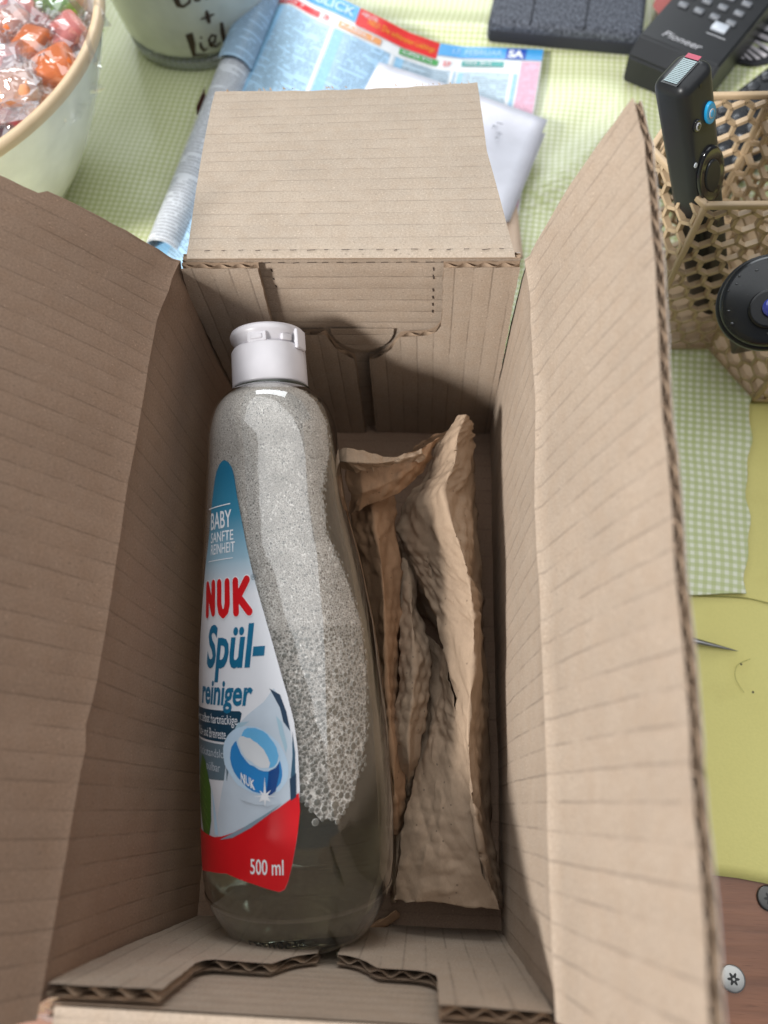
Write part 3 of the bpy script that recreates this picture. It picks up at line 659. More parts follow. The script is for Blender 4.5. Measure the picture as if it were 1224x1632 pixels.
def paper(rows, nu, nv, amp=.0016, mi=0, seed=0, lin=False, dim=.0007):
    lin = True
    W = [[at(*p) for p in r] for r in rows]; o = len(pap_v)
    cols = []
    for j in range(nv):
        t = j / (nv - 1); line = []
        for r in W:
            if lin: n = len(r) - 1; x = min(t * n, n - 1e-9); i = int(x); line.append(r[i] + (r[i + 1] - r[i]) * (x - i))
            else: line.append(cr(r, t))
        cols.append([.6 * lerp_(line, i / (nu - 1)) + .4 * cr(line, i / (nu - 1)) for i in range(nu)])
    G = np.array(cols).transpose(1, 0, 2)
    du = np.gradient(G, axis=0); dv = np.gradient(G, axis=1); N_ = np.cross(du, dv); N_ /= np.linalg.norm(N_, axis=2, keepdims=True) + 1e-12
    N_ *= np.where(N_[..., 2:3] < 0, -1, 1)
    AR = np.zeros((nu, nv)); AC = np.zeros((nu, nv)); AR[1:] = np.cumsum(np.linalg.norm(np.diff(G, axis=0), axis=2), axis=0).mean(axis=1, keepdims=True); AC[:, 1:] = np.cumsum(np.linalg.norm(np.diff(G, axis=1), axis=2), axis=1)
    for i in range(nu):
        for j in range(nv):
            p = G[i, j]; q = Vector(p) * 1
            x_, y_ = AR[i, j], AC[i, j]; wx = noise.noise(q * 50 + Vector((seed, 0, 0))) * .004; wy = noise.noise(q * 50 + Vector((0, seed, 4))) * .004
            d = amp * 2.1 * (fold((x_ + wx) / .017, (y_ + wy) / .0125, seed) - .5) + amp * .80 * (fold((x_ - wy) / .0072, (y_ + wx) / .0060, seed + 3) - .5) + amp * .12 * (fold(x_ / .0032, y_ / .0030, seed + 5) - .5)
            dm = fold((x_ + wy) / .0056, (y_ + wx) / .0056, 9); d += .0016 * (dm > .60) * (dm - .60)
            row_ = math.floor((x_ + wx * .3) / .0052); ex = (x_ + wx * .3) / .0052 - row_ - .5; ey = ((y_ + wy * .3) / .0058 + .5 * (row_ % 2)) % 1.0 - .5; rr2 = ex * ex + ey * ey
            d += (.00055 * max(0.0, 1 - rr2 / .17) ** .8) * min(1.0, max(.0, .5 + 2.2 * noise.noise(q * 42)))
            ed = 0
            if j in (0, nv - 1) or i in (0, nu - 1): ed = .0006
            e = Vector((noise.noise(q * 260), noise.noise(q * 240 + Vector((9, 0, 0))), 0)) * ed * 1.8
            pap_v.append(tuple(Vector(p) + Vector(N_[i, j]) * d + e))
    for f in grid_faces(nu, nv): pap_f.append(tuple(o + k for k in f)); pap_m.append(mi)
# tall ridge sheet, left face, crest, right face
paper([[(733, 664, .060), (738, 661, .063), (743, 661, .064), (748, 666, .060), (750, 672, .052)],
       [(700, 706, .052), (716, 696, .060), (730, 690, .066), (742, 695, .060), (752, 700, .046)],
       [(672, 760, .046), (698, 748, .056), (724, 738, .066), (742, 742, .056), (754, 748, .036)],
       [(640, 802, .036), (672, 795, .054), (706, 782, .067), (740, 790, .054), (760, 800, .032)],
       [(633, 842, .032), (676, 842, .050), (722, 838, .067), (748, 845, .052), (764, 850, .028)],
       [(650, 885, .030), (694, 892, .048), (742, 898, .066), (757, 905, .048), (768, 915, .024)],
       [(676, 935, .038), (710, 940, .052), (752, 950, .064), (762, 955, .045), (769, 968, .020)],
       [(702, 1000, .046), (728, 1000, .054), (756, 1010, .060), (765, 1015, .042), (772, 1025, .018)],
       [(716, 1060, .046), (736, 1065, .052), (752, 1085, .057), (764, 1090, .040), (774, 1100, .015)],
       [(728, 1120, .044), (738, 1140, .050), (746, 1175, .055), (762, 1180, .038), (776, 1190, .012)],
       [(740, 1200, .042), (746, 1230, .048), (752, 1265, .052), (768, 1280, .036), (780, 1290, .010)],
       [(750, 1290, .040), (757, 1320, .044), (766, 1355, .046), (778, 1362, .032), (791, 1370, .010)],
       [(760, 1380, .034), (770, 1400, .036), (784, 1425, .036), (793, 1432, .028), (801, 1448, .014)]], 300, 84, .0015, 0, 1)
# broad lower face
paper([[(668, 1000, .012), (690, 1020, .020), (712, 1045, .038)],
       [(672, 1060, .014), (700, 1075, .026), (722, 1095, .042)],
       [(676, 1120, .018), (706, 1135, .032), (738, 1150, .046)],
       [(664, 1200, .022), (704, 1205, .036), (746, 1225, .048)],
       [(650, 1280, .026), (702, 1290, .038), (756, 1305, .044)],
       [(640, 1360, .026), (702, 1370, .036), (768, 1385, .038)],
       [(628, 1436, .022), (706, 1438, .030), (798, 1450, .034)]], 190, 110, .0014, 0, 4)
# small gusset under the ridge, in the dark
paper([[(636, 862, .024), (660, 872, .034), (690, 905, .046)], [(640, 890, .018), (668, 925, .028), (694, 948, .040)], [(652, 930, .010), (680, 965, .016), (700, 985, .030)], [(668, 975, .004), (684, 985, .008), (698, 1000, .014)]], 60, 60, .001, 0, 7)
# brown strip beside the bottle
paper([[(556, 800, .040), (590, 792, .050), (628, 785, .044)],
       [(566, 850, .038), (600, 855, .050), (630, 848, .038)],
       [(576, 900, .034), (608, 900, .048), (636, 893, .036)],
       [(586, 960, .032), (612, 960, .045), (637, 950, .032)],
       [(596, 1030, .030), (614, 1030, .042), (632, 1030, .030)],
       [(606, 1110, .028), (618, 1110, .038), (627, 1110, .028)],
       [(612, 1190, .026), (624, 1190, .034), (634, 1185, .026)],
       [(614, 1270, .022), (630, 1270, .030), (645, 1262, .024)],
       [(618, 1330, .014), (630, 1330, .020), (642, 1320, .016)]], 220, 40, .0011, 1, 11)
# inner strip
paper([[(640, 888, .030), (648, 890, .030), (654, 895, .026)],
       [(640, 960, .030), (655, 962, .036), (668, 975, .028)],
       [(638, 1040, .032), (660, 1045, .040), (684, 1050, .030)],
       [(632, 1110, .032), (658, 1112, .040), (684, 1105, .030)],
       [(625, 1165, .030), (650, 1170, .037), (676, 1165, .028)],
       [(634, 1215, .028), (652, 1218, .034), (668, 1210, .026)],
       [(641, 1282, .006), (652, 1284, .010), (660, 1272, .006)]], 170, 44, .0011, 0, 15)
# folded top: front skirt, then the lighter lip over it
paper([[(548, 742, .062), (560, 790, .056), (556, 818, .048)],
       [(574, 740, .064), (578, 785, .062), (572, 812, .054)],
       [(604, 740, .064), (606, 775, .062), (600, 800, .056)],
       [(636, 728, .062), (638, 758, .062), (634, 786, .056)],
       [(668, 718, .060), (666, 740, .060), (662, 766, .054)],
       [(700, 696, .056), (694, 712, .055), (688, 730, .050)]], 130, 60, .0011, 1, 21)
paper([[(536, 718, .071), (533, 735, .071), (548, 748, .066)],
       [(552, 712, .074), (552, 736, .076), (566, 752, .068)],
       [(580, 720, .073), (580, 738, .075), (592, 748, .068)],
       [(608, 728, .070), (608, 738, .071), (618, 742, .066)],
       [(640, 726, .068), (640, 732, .069), (646, 737, .064)],
       [(672, 716, .064), (672, 722, .065), (678, 730, .060)]], 110, 30, .0009, 0, 27)
# back corner of the sheet and scraps by the base
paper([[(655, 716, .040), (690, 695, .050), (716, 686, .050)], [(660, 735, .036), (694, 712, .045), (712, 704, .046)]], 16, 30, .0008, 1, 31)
paper([[(628, 1325, .012), (636, 1318, .018), (642, 1312, .014)], [(624, 1380, .012), (632, 1380, .018), (638, 1378, .014)], [(622, 1440, .006), (628, 1440, .012), (633, 1436, .008)]], 30, 12, .0006, 0, 35)
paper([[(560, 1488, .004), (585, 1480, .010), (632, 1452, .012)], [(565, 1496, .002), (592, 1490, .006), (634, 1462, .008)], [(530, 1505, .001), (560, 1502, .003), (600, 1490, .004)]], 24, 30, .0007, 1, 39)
pp = mesh('packing_paper', pap_v, pap_f, [PAP, PAP2], None, None, True, pap_m)
md = pp.modifiers.new('thickness', 'SOLIDIFY'); md.thickness = .00012
tag(pp, 'crumpled brown kraft packing paper stuffed beside the bottle', 'packing paper')

# ------------------------------------------------------------------ magazine and letters behind the box
mag = empty('tv_magazine', V(at(650, 200, 0)), 'open television magazine with a rolled left page, behind the box', 'magazine')
top_px = [(452, -30, .012), (480, -30, .021), (512, -13, .027), (545, 0, .029), (575, 14, .028), (612, 32, .023), (650, 52, .016), (700, 70, .008), (740, 76, .0045), (790, 77, .0025), (866, 80, .002)]
top_w = np.array([at(*p) for p in top_px]); top_u = np.array([p[0] for p in top_px], float)
def page(u, q, h=0.0):      # u = pixel column of the top edge (452..866), q = metres down the page
    k = (u - 452) / 414.0; p = np.array([np.interp(u, top_u, top_w[:, i]) for i in range(3)])
    ang = np.interp(k, [0, .5, 1], [-.245, -.19, -.150]); d = np.array([ang, -1, 0]); d /= np.linalg.norm(d)
    z = p[2] * (1 - .35 * min(1, q / .2)); p = p + d * q; p[2] = z
    e = 6.0; p1 = np.array([np.interp(u - e, top_u, top_w[:, i]) for i in range(3)]); p2 = np.array([np.interp(u + e, top_u, top_w[:, i]) for i in range(3)]); t = p2 - p1
    n = np.cross(t, -d); n /= np.linalg.norm(n) + 1e-12
    if n[2] < 0: n = -n
    return p + n * h
def print_mat(name, ground, ink, cols, rowp=.0021, thr=.44, side=None):
    t = NT(name); uv = t.coord('UV'); s = t.sep(uv); row = t.math('DIVIDE', s[1], rowp); fr = t.math('FRACT', row); fl = t.math('FLOOR', row)
    cb = t.new('ShaderNodeCombineXYZ'); t.link(t.math('MULTIPLY', s[0], 700), cb.inputs[0]); t.link(t.math('MULTIPLY', fl, 7.3), cb.inputs[1])
    nz = t.noise(cb.outputs[0], 1, 2, .7); a = t.math('MULTIPLY', t.math('GREATER_THAN', nz, thr), t.math('LESS_THAN', fr, .50))
    cb2 = t.new('ShaderNodeCombineXYZ'); t.link(t.math('MULTIPLY', s[0], 45), cb2.inputs[0]); t.link(t.math('MULTIPLY', fl, .9), cb2.inputs[1])
    a = t.math('MULTIPLY', a, t.math('GREATER_THAN', t.noise(cb2.outputs[0], 1, 1), .40))
    c = t.mix(t.math('MULTIPLY', a, .55), ground, ink)
    if cols:
        fc = t.math('FRACT', t.math('DIVIDE', s[0], cols)); c = t.mix(t.math('MULTIPLY', t.math('LESS_THAN', fc, .06), .9), c, (.74, .76, .78))
        bl = t.math('MULTIPLY', t.math('LESS_THAN', fc, .22), t.math('GREATER_THAN', fc, .06)); c = t.mix(t.math('MULTIPLY', bl, .65), c, (.22, .50, .76))
    t.col(c); t.b.inputs['Roughness'].default_value = .35; t.b.inputs['Specular IOR Level'].default_value = .4; return t.m
def on_page(name, u0, u1, q0, q1, mat, h, parent, nu=18, nq=4):
    vs, uv = [], []
    for j in range(nq + 1):
        for i in range(nu + 1):
            u = u0 + (u1 - u0) * i / nu; q = q0 + (q1 - q0) * j / nq; vs.append(page(u, q, h)); uv.append(((u - 452) / 414 * .19, q))
    return mesh(name, vs, [f[::-1] for f in grid_faces(nq + 1, nu + 1)], mat, parent, uv, True)
pg = on_page('right_page', 452, 866, 0, .235, plain('magazine_white', (.72, .74, .76), .4), 0, mag, 60, 30)
on_page('under_page', 456, 868, .001, .237, plain('magazine_under', (.60, .58, .55), .5), -.0012, mag, 50, 20)
cols = [(456, 548, (.42, .62, .80)), (550, 642, (.38, .58, .78)), (644, 736, (.40, .52, .62)), (740, 832, (.45, .58, .68))]
for i, (a, b, g) in enumerate(cols): on_page('programme_column', a, b, .0235, .235, print_mat('listing_%d' % i, g, (.03, .035, .05), .19 * 92 / 414), .0003, pg, 22, 24)
on_page('side_column', 835, 864, .012, .235, print_mat('listing_pink', (.72, .40, .52), (.35, .12, .2), 0), .0004, pg, 6, 20)
PB = plain('print_cyan', (.05, .33, .70), .35); PR = plain('print_header_red', (.72, .03, .03), .35)
on_page('header_band', 452, 574, .0, .0125, PB, .0005, pg); on_page('header_band', 575, 701, .0, .0145, PR, .0005, pg); on_page('header_band', 702, 866, .0, .0105, PB, .0005, pg)
on_page('date_box', 808, 840, .0006, .0104, plain('print_date_blue', (.01, .07, .42), .35), .0007, pg, 4, 2)
for a, b, c_ in ((458, 523, (.66, .03, .04)), (553, 618, (.72, .32, .12)), (646, 706, (.06, .33, .08)), (742, 808, (.01, .27, .25))): on_page('channel_bar', a, b, .0165 if a < 640 else .0155 if a < 700 else .0130, .0215 if a < 640 else .0205 if a < 700 else .0180, plain('bar_%d' % a, c_, .35), .0005, pg, 8, 2)
def page_text(s_, u0, u1, q0, q1, mat, h=.0009, off=.0):
    V2, F2 = fit_text(s_, u0, u1, -q1 * 1000, -q0 * 1000, off, 0, (10, None), (0, .73))
    return mesh('lettering', [page(a, -b / 1000, h) for a, b in V2], F2, mat, pg, None, True)
PWH = plain('print_header_white', (.76, .78, .8), .35)
page_text('ÜBERBLICK', 458, 570, .0025, .0100, plain('print_header_pale', (.45, .66, .84), .35), off=.02); page_text('17. FEBRUAR', 724, 802, .0028, .0080, plain('print_header_pale2', (.40, .66, .86), .35)); page_text('SA', 812, 836, .0022, .0090, PWH, off=.04)
page_text('PRO 7', 464, 500, .0175, .0207, PWH); page_text('KABEL 1', 558, 606, .0173, .0207, PWH); page_text('SUPER RTL', 650, 698, .0163, .0197, PWH); page_text('VOX', 746, 766, .0138, .0172, PWH); page_text('20:15', 770, 788, .0138, .0172, PWH)
page_text('NEU: Die schönsten Lieblinge', 592, 696, .0050, .0100, plain('print_yellow', (.80, .38, .03), .35)); page_text('HEUTE', 580, 604, .0022, .0056, PWH)
page_text('3', 528, 538, .0168, .0208, plain('print_red_small', (.7, .1, .1), .35), off=.03); page_text('27', 713, 726, .0158, .0198, plain('print_red_small', (.7, .1, .1), .35), off=.03)
for q in (.068, .076): on_page('marker_bar', 458, 468, q, q + .002, plain('print_orange', (.75, .38, .15), .35), .0006, pg, 2, 1)
# rolled left page: half tube from upper right to lower left
A0 = at(442, -40, .010); A1 = at(262, 408, .008); dirv = A1 - A0; Lr = np.linalg.norm(dirv); dirv /= Lr; perp = np.array([dirv[1], -dirv[0], 0.]); perp /= np.linalg.norm(perp); perp = perp if perp[0] > 0 else -perp
vs, uv = [], []; nu, nv = 60, 28
for i in range(nu):
    t_ = i / (nu - 1); r_ = .0125 - .002 * t_
    for j in range(nv):
        a = R(-80 + 285 * j / (nv - 1)); rr = r_ * (1 - .10 * (j / nv)); p = A0 + dirv * Lr * t_ + perp * (math.cos(a) * rr) + np.array([0, 0, .0025 + math.sin(a) * rr]); vs.append(p); uv.append((j / nv * .06, t_ * Lr))
roll = mesh('rolled_page', vs, grid_faces(nu, nv), print_mat('listing_roll', (.66, .68, .72), (.05, .05, .07), 0, .0023, .40), mag, uv, True)
m_ = roll.modifiers.new('thickness', 'SOLIDIFY'); m_.thickness = .0003
vs, uv = [], []
for i in range(30):
    t_ = i / 29 * .42
    for j in range(12):
        a = R(20 + 110 * j / 11); p = A0 + dirv * Lr * t_ + perp * (math.cos(a) * .0131) + np.array([0, 0, .0027 + math.sin(a) * .0131]); vs.append(p); uv.append((j / 12 * .03, t_ * Lr))
mesh('rolled_listing', vs, grid_faces(30, 12), print_mat('listing_blue', (.38, .55, .72), (.05, .05, .09), 0, .0023, .40), roll, uv, True)
vs = [];
for i in range(4):
    t_ = .045 + i / 3 * .05
    for j in range(10):
        a = R(30 + 90 * j / 9); vs.append(A0 + dirv * Lr * t_ + perp * (math.cos(a) * .0135) + np.array([0, 0, .0028 + math.sin(a) * .0135]))
mesh('rolled_banner', vs, grid_faces(4, 10), plain('print_magenta', (.72, .10, .35), .35), roll, None, True)
vs = []
for i in range(3):
    for j in range(8): t_ = .50 + i * .035; a = R(150 + 50 * j / 7); vs.append(A0 + dirv * Lr * t_ + perp * (math.cos(a) * .0130) + np.array([0, 0, .0028 + math.sin(a) * .0130]))
mesh('rolled_picture', vs, grid_faces(3, 8), plain('print_maroon', (.16, .02, .03), .4), roll, None, True)

def quad_sheet(name, px, z, th, mat, label, cat, group=None, warp=.0008):
    c4 = [at(u, v, zz) for (u, v), zz in zip(px, z)]; vs = []; n = 14
    for i in range(n):
        for j in range(n):
            a, b = i / (n - 1), j / (n - 1); p = (c4[0] * (1 - a) + c4[1] * a) * (1 - b) + (c4[3] * (1 - a) + c4[2] * a) * b
            p = p + np.array([0, 0, warp * math.sin(a * 3 + b * 2)]); vs.append(p)
    fs = grid_faces(n, n); fs = [f[::-1] for f in fs]; o = mesh(name, vs, fs, mat, None, None, True); m = o.modifiers.new('thickness', 'SOLIDIFY'); m.thickness = th; m.offset = 0
    return tag(o, label, cat, group)
ENV = plain('envelope_paper', (.78, .78, .86), .5)
quad_sheet('envelope', [(604, 100), (872, 192), (806, 356), (500, 300)], (.021, .0095, .0085, .019), .0009, ENV, 'white envelope lying on the magazine, its corner out at the right of the back flap', 'envelope')
quad_sheet('paper_slip', [(640, 140), (869, 214), (812, 352), (540, 300)], (.016, .0068, .0060, .014), .0006, plain('slip_paper', (.72, .72, .78), .5), 'folded white paper sheet beneath the envelope', 'paper')
quad_sheet('cardboard_sheet', [(700, 300), (824, 330), (834, 410), (700, 400)], (.004, .003, .003, .004), .001, plain('beige_card', (.62, .46, .34), .6), 'beige card corner just right of the upright back flap', 'card')
# pen scribble on the envelope
env = bpy.data.objects['envelope']; vs, fs = [], []
for k in range(7):
    u = 782 + random.uniform(0, 9); v = 196 + k * 4; a, b = at(u, v, .0148), at(u + random.uniform(4, 11), v + random.uniform(-3, 3), .0148); o = len(vs)
    vs += [a, b, b + np.array([.0003, .0006, 0]), a + np.array([.0003, .0006, 0])]; fs.append((o, o + 1, o + 2, o + 3))
sc_ = mesh('pen_scribble', vs, fs, plain('pen_ink', (.12, .12, .16), .6), env); sc_['kind'] = 'stuff'

# ------------------------------------------------------------------ bowl of wrapped sweets
BC = np.array([-.2530, .2750]); BR = .1195; BZ = .092
def lathe(name, prof, c, mat, parent=None, nt=96, smooth=True):
    vs = [];
    for r_, z in prof:
        for j in range(nt): a = 2 * math.pi * j / nt; vs.append((c[0] + r_ * math.cos(a), c[1] + r_ * math.sin(a), z))
    return mesh(name, vs, grid_faces(len(prof), nt, True), mat, parent, None, smooth)
bowl = empty('sweet_bowl', (BC[0], BC[1], -.003), 'white enamel bowl with a tan rim holding wrapped sweets', 'bowl')
prof = [(.046, -.0035), (.050, -.0030)] + [(.050 + (BR - .050) * (k / 12) ** .62, -.003 + (BZ + .001) * (k / 12)) for k in range(1, 13)]
lathe('bowl_outside', prof, BC, plain('bowl_glaze', (.84, .82, .80), .16, .6, coat=.4), bowl)
lathe('bowl_rim', [(BR - .0002, BZ - .0035), (BR + .0003, BZ - .001), (BR - .0006, BZ + .0012), (BR - .0025, BZ + .0016), (BR - .0042, BZ + .0008), (BR - .0046, BZ - .004)], BC, plain('rim_tan', (.66, .50, .32), .45), bowl)
lathe('bowl_inside', [(BR - .0044, BZ - .003)] + [(.0455 + (BR - .0500) * (k / 12) ** .62, .001 + (BZ - .004) * (k / 12)) for k in range(12, 0, -1)] + [(.0, .002)], BC, plain('bowl_inner', (.66, .55, .40), .4), bowl)
def wrap_mat(name, tint, op):
    t = NT(name); t.n.remove(t.b); tr = t.new('ShaderNodeBsdfTransparent'); tr.inputs[0].default_value = (*tint, 1)
    gl = t.new('ShaderNodeBsdfGlossy'); gl.inputs['Roughness'].default_value = .035; df = t.new('ShaderNodeBsdfDiffuse'); df.inputs[0].default_value = (.70, .70, .74, 1)
    bu = t.new('ShaderNodeBump'); bu.inputs['Distance'].default_value = .002; bu.inputs['Strength'].default_value = .7; t.link(t.noise(t.coord(), 120, 2, .5), bu.inputs['Height'])
    for x in (gl, df): t.link(bu.outputs[0], x.inputs['Normal'])
    m1 = t.new('ShaderNodeMixShader'); m1.inputs[0].default_value = op; t.link(tr.outputs[0], m1.inputs[1]); t.link(df.outputs[0], m1.inputs[2])
    m2 = t.new('ShaderNodeMixShader'); m2.inputs[0].default_value = .24; t.link(m1.outputs[0], m2.inputs[1]); t.link(gl.outputs[0], m2.inputs[2]); t.link(m2.outputs[0], t.out.inputs['Surface']); return t.m
WR = [wrap_mat('cellophane_clear', (.98, .98, .98), .02), wrap_mat('cellophane_milky', (.97, .97, .98), .30)]; WG = wrap_mat('cellophane_green', (.55, .72, .12), .10)
SW = {'orange': plain('sweet_orange', (.85, .20, .035), .35), 'red': plain('sweet_red', (.50, .03, .03), .3), 'pink': plain('sweet_pink', (.76, .22, .20), .35), 'green': plain('sweet_green', (.30, .46, .03), .3), 'dark': plain('sweet_dark', (.10, .05, .06), .3), 'peach': plain('sweet_peach', (.82, .36, .18), .4)}
def candy(px, py, z, kind, rz, size, wmat, label):
    c = at(px, py, z); o = empty('wrapped_sweet', V(c), label, 'sweet', 'wrapped sweets in the bowl'); rnd_ = random.Random(px * 7 + py)
    m = Matrix.Translation(V(c)) @ Matrix.Rotation(R(rz), 4, 'Z') @ Matrix.Rotation(R(rnd_.uniform(-18, 18)), 4, 'Y')
    rbox('sweet', m, -size * 1.05, size * 1.05, -size * .70, size * .70, -size * .42, size * .42, size * .28, SW[kind], o)
    vs = []; nu, nv = 15, 11
    for i in range(nu):
        t_ = -1 + 2 * i / (nu - 1); a_ = abs(t_)
        rr = 1.12 if a_ < .48 else (1.12 - (a_ - .48) / .14 * .82 if a_ < .62 else .30 + (a_ - .62) / .38 * 1.0); fl = 1 if a_ < .55 else .45
        for j in range(nv):
            an = 2 * math.pi * j / nv; w_ = 1.12 + .25 * math.sin(an * 5) * (a_ > .5) + rnd_.uniform(-.20, .24)
            vs.append(m @ Vector((t_ * size * 1.95 + rnd_.uniform(-.0008, .0008), math.cos(an) * rr * size * .72 * w_, math.sin(an) * rr * size * .52 * w_ * fl)))
    wv = mesh('wrapper', vs, grid_faces(nu, nv, True), wmat, o, None, False); return o
cl = [(84, 12, .095, 'green', -50, .012, 2, 'green sweet in shiny green wrapper against the bowl rim'), (103, 52, .089, 'peach', -62, .012, 0, 'peach sweet tucked against the tan rim below the green one'),
      (98, 62, .094, 'pink', 35, .0125, 0, 'salmon pink sweet right of the middle of the bowl'), (90, 98, .089, 'orange', -55, .012, 0, 'orange sweet beside the rim at its right bend'),
      (78, 112, .095, 'orange', 20, .013, 0, 'bright orange sweet with loose clear wrapper in the bowl centre'), (48, 78, .097, 'orange', 70, .0115, 0, 'vivid orange sweet between salmon pink and milky wrappers'),
      (50, 30, .095, 'pink', -20, .013, 0, 'pale salmon sweet near the top of the frame'), (12, 42, .098, 'orange', 50, .0115, 1, 'orange sweet under crumpled milky cellophane at the left edge'),
      (72, 144, .087, 'orange', -50, .011, 0, 'orange sweet lowest along the rim'), (30, 135, .096, 'peach', 100, .0125, 1, 'milky wrapper twisted upright over a peach sweet'),
      (62, 165, .088, 'peach', 60, .011, 0, 'peach sweet in the bowl beside the lower rim'), (8, 100, .097, 'pink', 5, .011, 1, 'clear wrapped pink sweet left of the twisted milky wrapper'),
      (38, 188, .086, 'red', -35, .0105, 0, 'deep red sweet against the lower rim'), (8, 172, .090, 'red', 20, .011, 0, 'red sweet at the left edge by the lower rim'), (14, 214, .082, 'dark', -30, .010, 0, 'dark brown sweet in the lowest corner of the bowl'),
      (85, 20, .092, 'peach', 80, .012, 0, 'peach sweet left of the green wrapper'), (20, 5, .094, 'orange', 30, .012, 1, 'orange sweet in milky wrapper at the top left corner')]
for q in cl: candy(q[0], q[1], q[2] - .010, q[3], q[4], q[5], (WR + [WG])[q[6]], q[7])
fill_v, fill_f = [], []      # a heap of sweets under the visible ones, so that the bowl is full
for i in range(40):
    for j in range(40): a = 2 * math.pi * j / 39; rr = .100 * i / 39; x, y = BC[0] + rr * math.cos(a), BC[1] + rr * math.sin(a); fill_v.append((x, y, .064 + .009 * noise.noise(Vector((x * 70, y * 70, 0)))))
hp = mesh('sweet_heap', fill_v, grid_faces(40, 40), SW['peach'], None, None, True); tag(hp, 'heap of wrapped sweets filling the bowl under the top ones', 'sweets', None, 'stuff')

# ------------------------------------------------------------------ candle jar with lettering
jc = np.array([-.130, .4240]); jar = empty('lettered_jar', (jc[0], jc[1], -.003), 'white lettered glass jar with thick clear base at the top edge', 'jar')
def jr(z): return float(np.interp(z, [0, .012, .03, .10], [.0475, .050, .0525, .0600]))
t = NT('jar_glass'); t.b.inputs['Base Color'].default_value = (.90, .95, .90, 1); t.b.inputs['Roughness'].default_value = .05; t.b.inputs['Transmission Weight'].default_value = .75
lathe('glass_base', [(.0, -.0032), (.040, -.0032), (.0460, -.0015), (.0478, .000), (.0484, .003), (.0482, .0050), (.0, .0050)], jc, t.m, jar)
lathe('jar_wall', [(.0, .0056), (.042, .0056), (.0465, .0064), (.0484, .009)] + [(jr(z), z) for z in np.linspace(.012, .105, 12)] + [(.057, .105), (.0, .098)], jc, plain('jar_white', (.62, .64, .58), .14, .6, coat=.5), jar)
BRN = plain('letter_brown', (.045, .022, .012), .5)
def on_jar(polys, nm='lettering'):      # polys in pixel columns/rows -> jar surface
    vs, fs = [], []
    for pl in polys:
        vt, ft = tess(pl, 8, 8); o = len(vs)
        for u, v in vt:
            d = M3 @ np.array([(u - 612) / FPX, -(v - 816) / FPX, -1.0]); t0 = .25
            for _ in range(400):
                p = CAM + d * t0
                if math.hypot(p[0] - jc[0], p[1] - jc[1]) <= jr(max(0, p[2])) + .0004 or p[2] < -.002: break
                t0 += .001
            lo, hi = t0 - .001, t0
            for _ in range(12):
                md_ = (lo + hi) / 2; p = CAM + d * md_
                if math.hypot(p[0] - jc[0], p[1] - jc[1]) <= jr(max(0, p[2])) + .0004: hi = md_
                else: lo = md_
            vs.append(CAM + d * lo)
        fs += [tuple(o + i for i in f) for f in ft]
    return mesh(nm, vs, fs, BRN, jar, None, True)
def brush(pts, ws):
    out = []
    for i in range(len(pts) - 1):
        (x0, y0), (x1, y1) = pts[i], pts[i + 1]; L = math.hypot(x1 - x0, y1 - y0) or 1; nx, ny = -(y1 - y0) / L / 2, (x1 - x0) / L / 2
        out.append([(x0 + nx * ws[i], y0 + ny * ws[i]), (x1 + nx * ws[i + 1], y1 + ny * ws[i + 1]), (x1 - nx * ws[i + 1], y1 - ny * ws[i + 1]), (x0 - nx * ws[i], y0 - ny * ws[i])])
        out.append([(x1 + ws[i + 1] / 2 * math.cos(k * math.pi / 4), y1 + ws[i + 1] / 2 * math.sin(k * math.pi / 4)) for k in range(8)])
    return out
L_ = []
L_ += brush([(301, 54), (306, 70), (309, 88)], [12, 11, 6]); L_ += brush([(308, 88), (318, 88), (331, 87)], [4, 3, 1.5]); L_ += brush([(320, 60), (320.5, 60)], [4, 4])
L_ += brush([(319, 68), (321, 76), (325, 81), (331, 77)], [4, 5, 4, 1.5]); L_ += brush([(333, 72), (342, 67), (344, 57), (337, 56), (333, 64), (336, 73), (345, 74), (352, 68)], [2.5, 3, 3, 2.5, 4, 5, 3, 1.5])
L_ += brush([(353, 36), (355, 52), (358, 66)], [5, 7, 6]); L_ += brush([(358, 68), (366, 68), (370, 60), (366, 52), (372, 54)], [5, 4, 5, 3, 2]); L_ += brush([(373, 50), (380, 46), (382, 34), (376, 38), (375, 48), (379, 54), (385, 51)], [2, 2.5, 2, 3, 3.5, 3, 2])
L_ += brush([(320, 31), (331, 27), (341, 23)], [2, 4, 2]); L_ += brush([(329, 17), (331, 27), (333, 35)], [4, 8, 6])
L_ += brush([(274, -18), (280, -4), (284, 8)], [9, 11, 8]); L_ += brush([(284, 8), (292, 11), (302, 4), (304, -8)], [7, 4, 4, 4]); L_ += brush([(308, -12), (312, 0), (318, 1), (320, -8)], [4, 6, 3, 2]); L_ += brush([(325, -10), (329, -2), (335, -4)], [4, 3, 2])
on_jar(L_)

# ------------------------------------------------------------------ black pouch, remotes, striped fan, lens
def cloth_mat():
    t = NT('dark_weave'); co = t.coord(); mp = t.new('ShaderNodeMapping'); mp.inputs['Rotation'].default_value = (0, 0, R(28)); mp.inputs['Scale'].default_value = (900, 380, 500); t.link(co, mp.inputs['Vector'])
    n = t.noise(mp.outputs[0], 1, 2, .6); t.col(t.mix(t.ramp(n, .35, .7), (.008, .010, .018), (.13, .145, .18))); t.b.inputs['Roughness'].default_value = .7; t.bump(n, .0008, .8); return t.m
DW = cloth_mat(); pouch = empty('fabric_pouch', V(at(900, 10, 0)), 'dark grey woven fabric pouch with a stitched seam at the top edge', 'pouch')
p0, p1, p2 = at(777, 32, .014), at(1000, 52, .014), at(764, -30, .014); fr = frame(p0, p1 - p0)
wdt = float(np.linalg.norm(p1 - p0)) + .010
rbox('pouch_body', fr, 0, wdt, -.0, .085, -.016, 0, .0045, DW, pouch, 4)
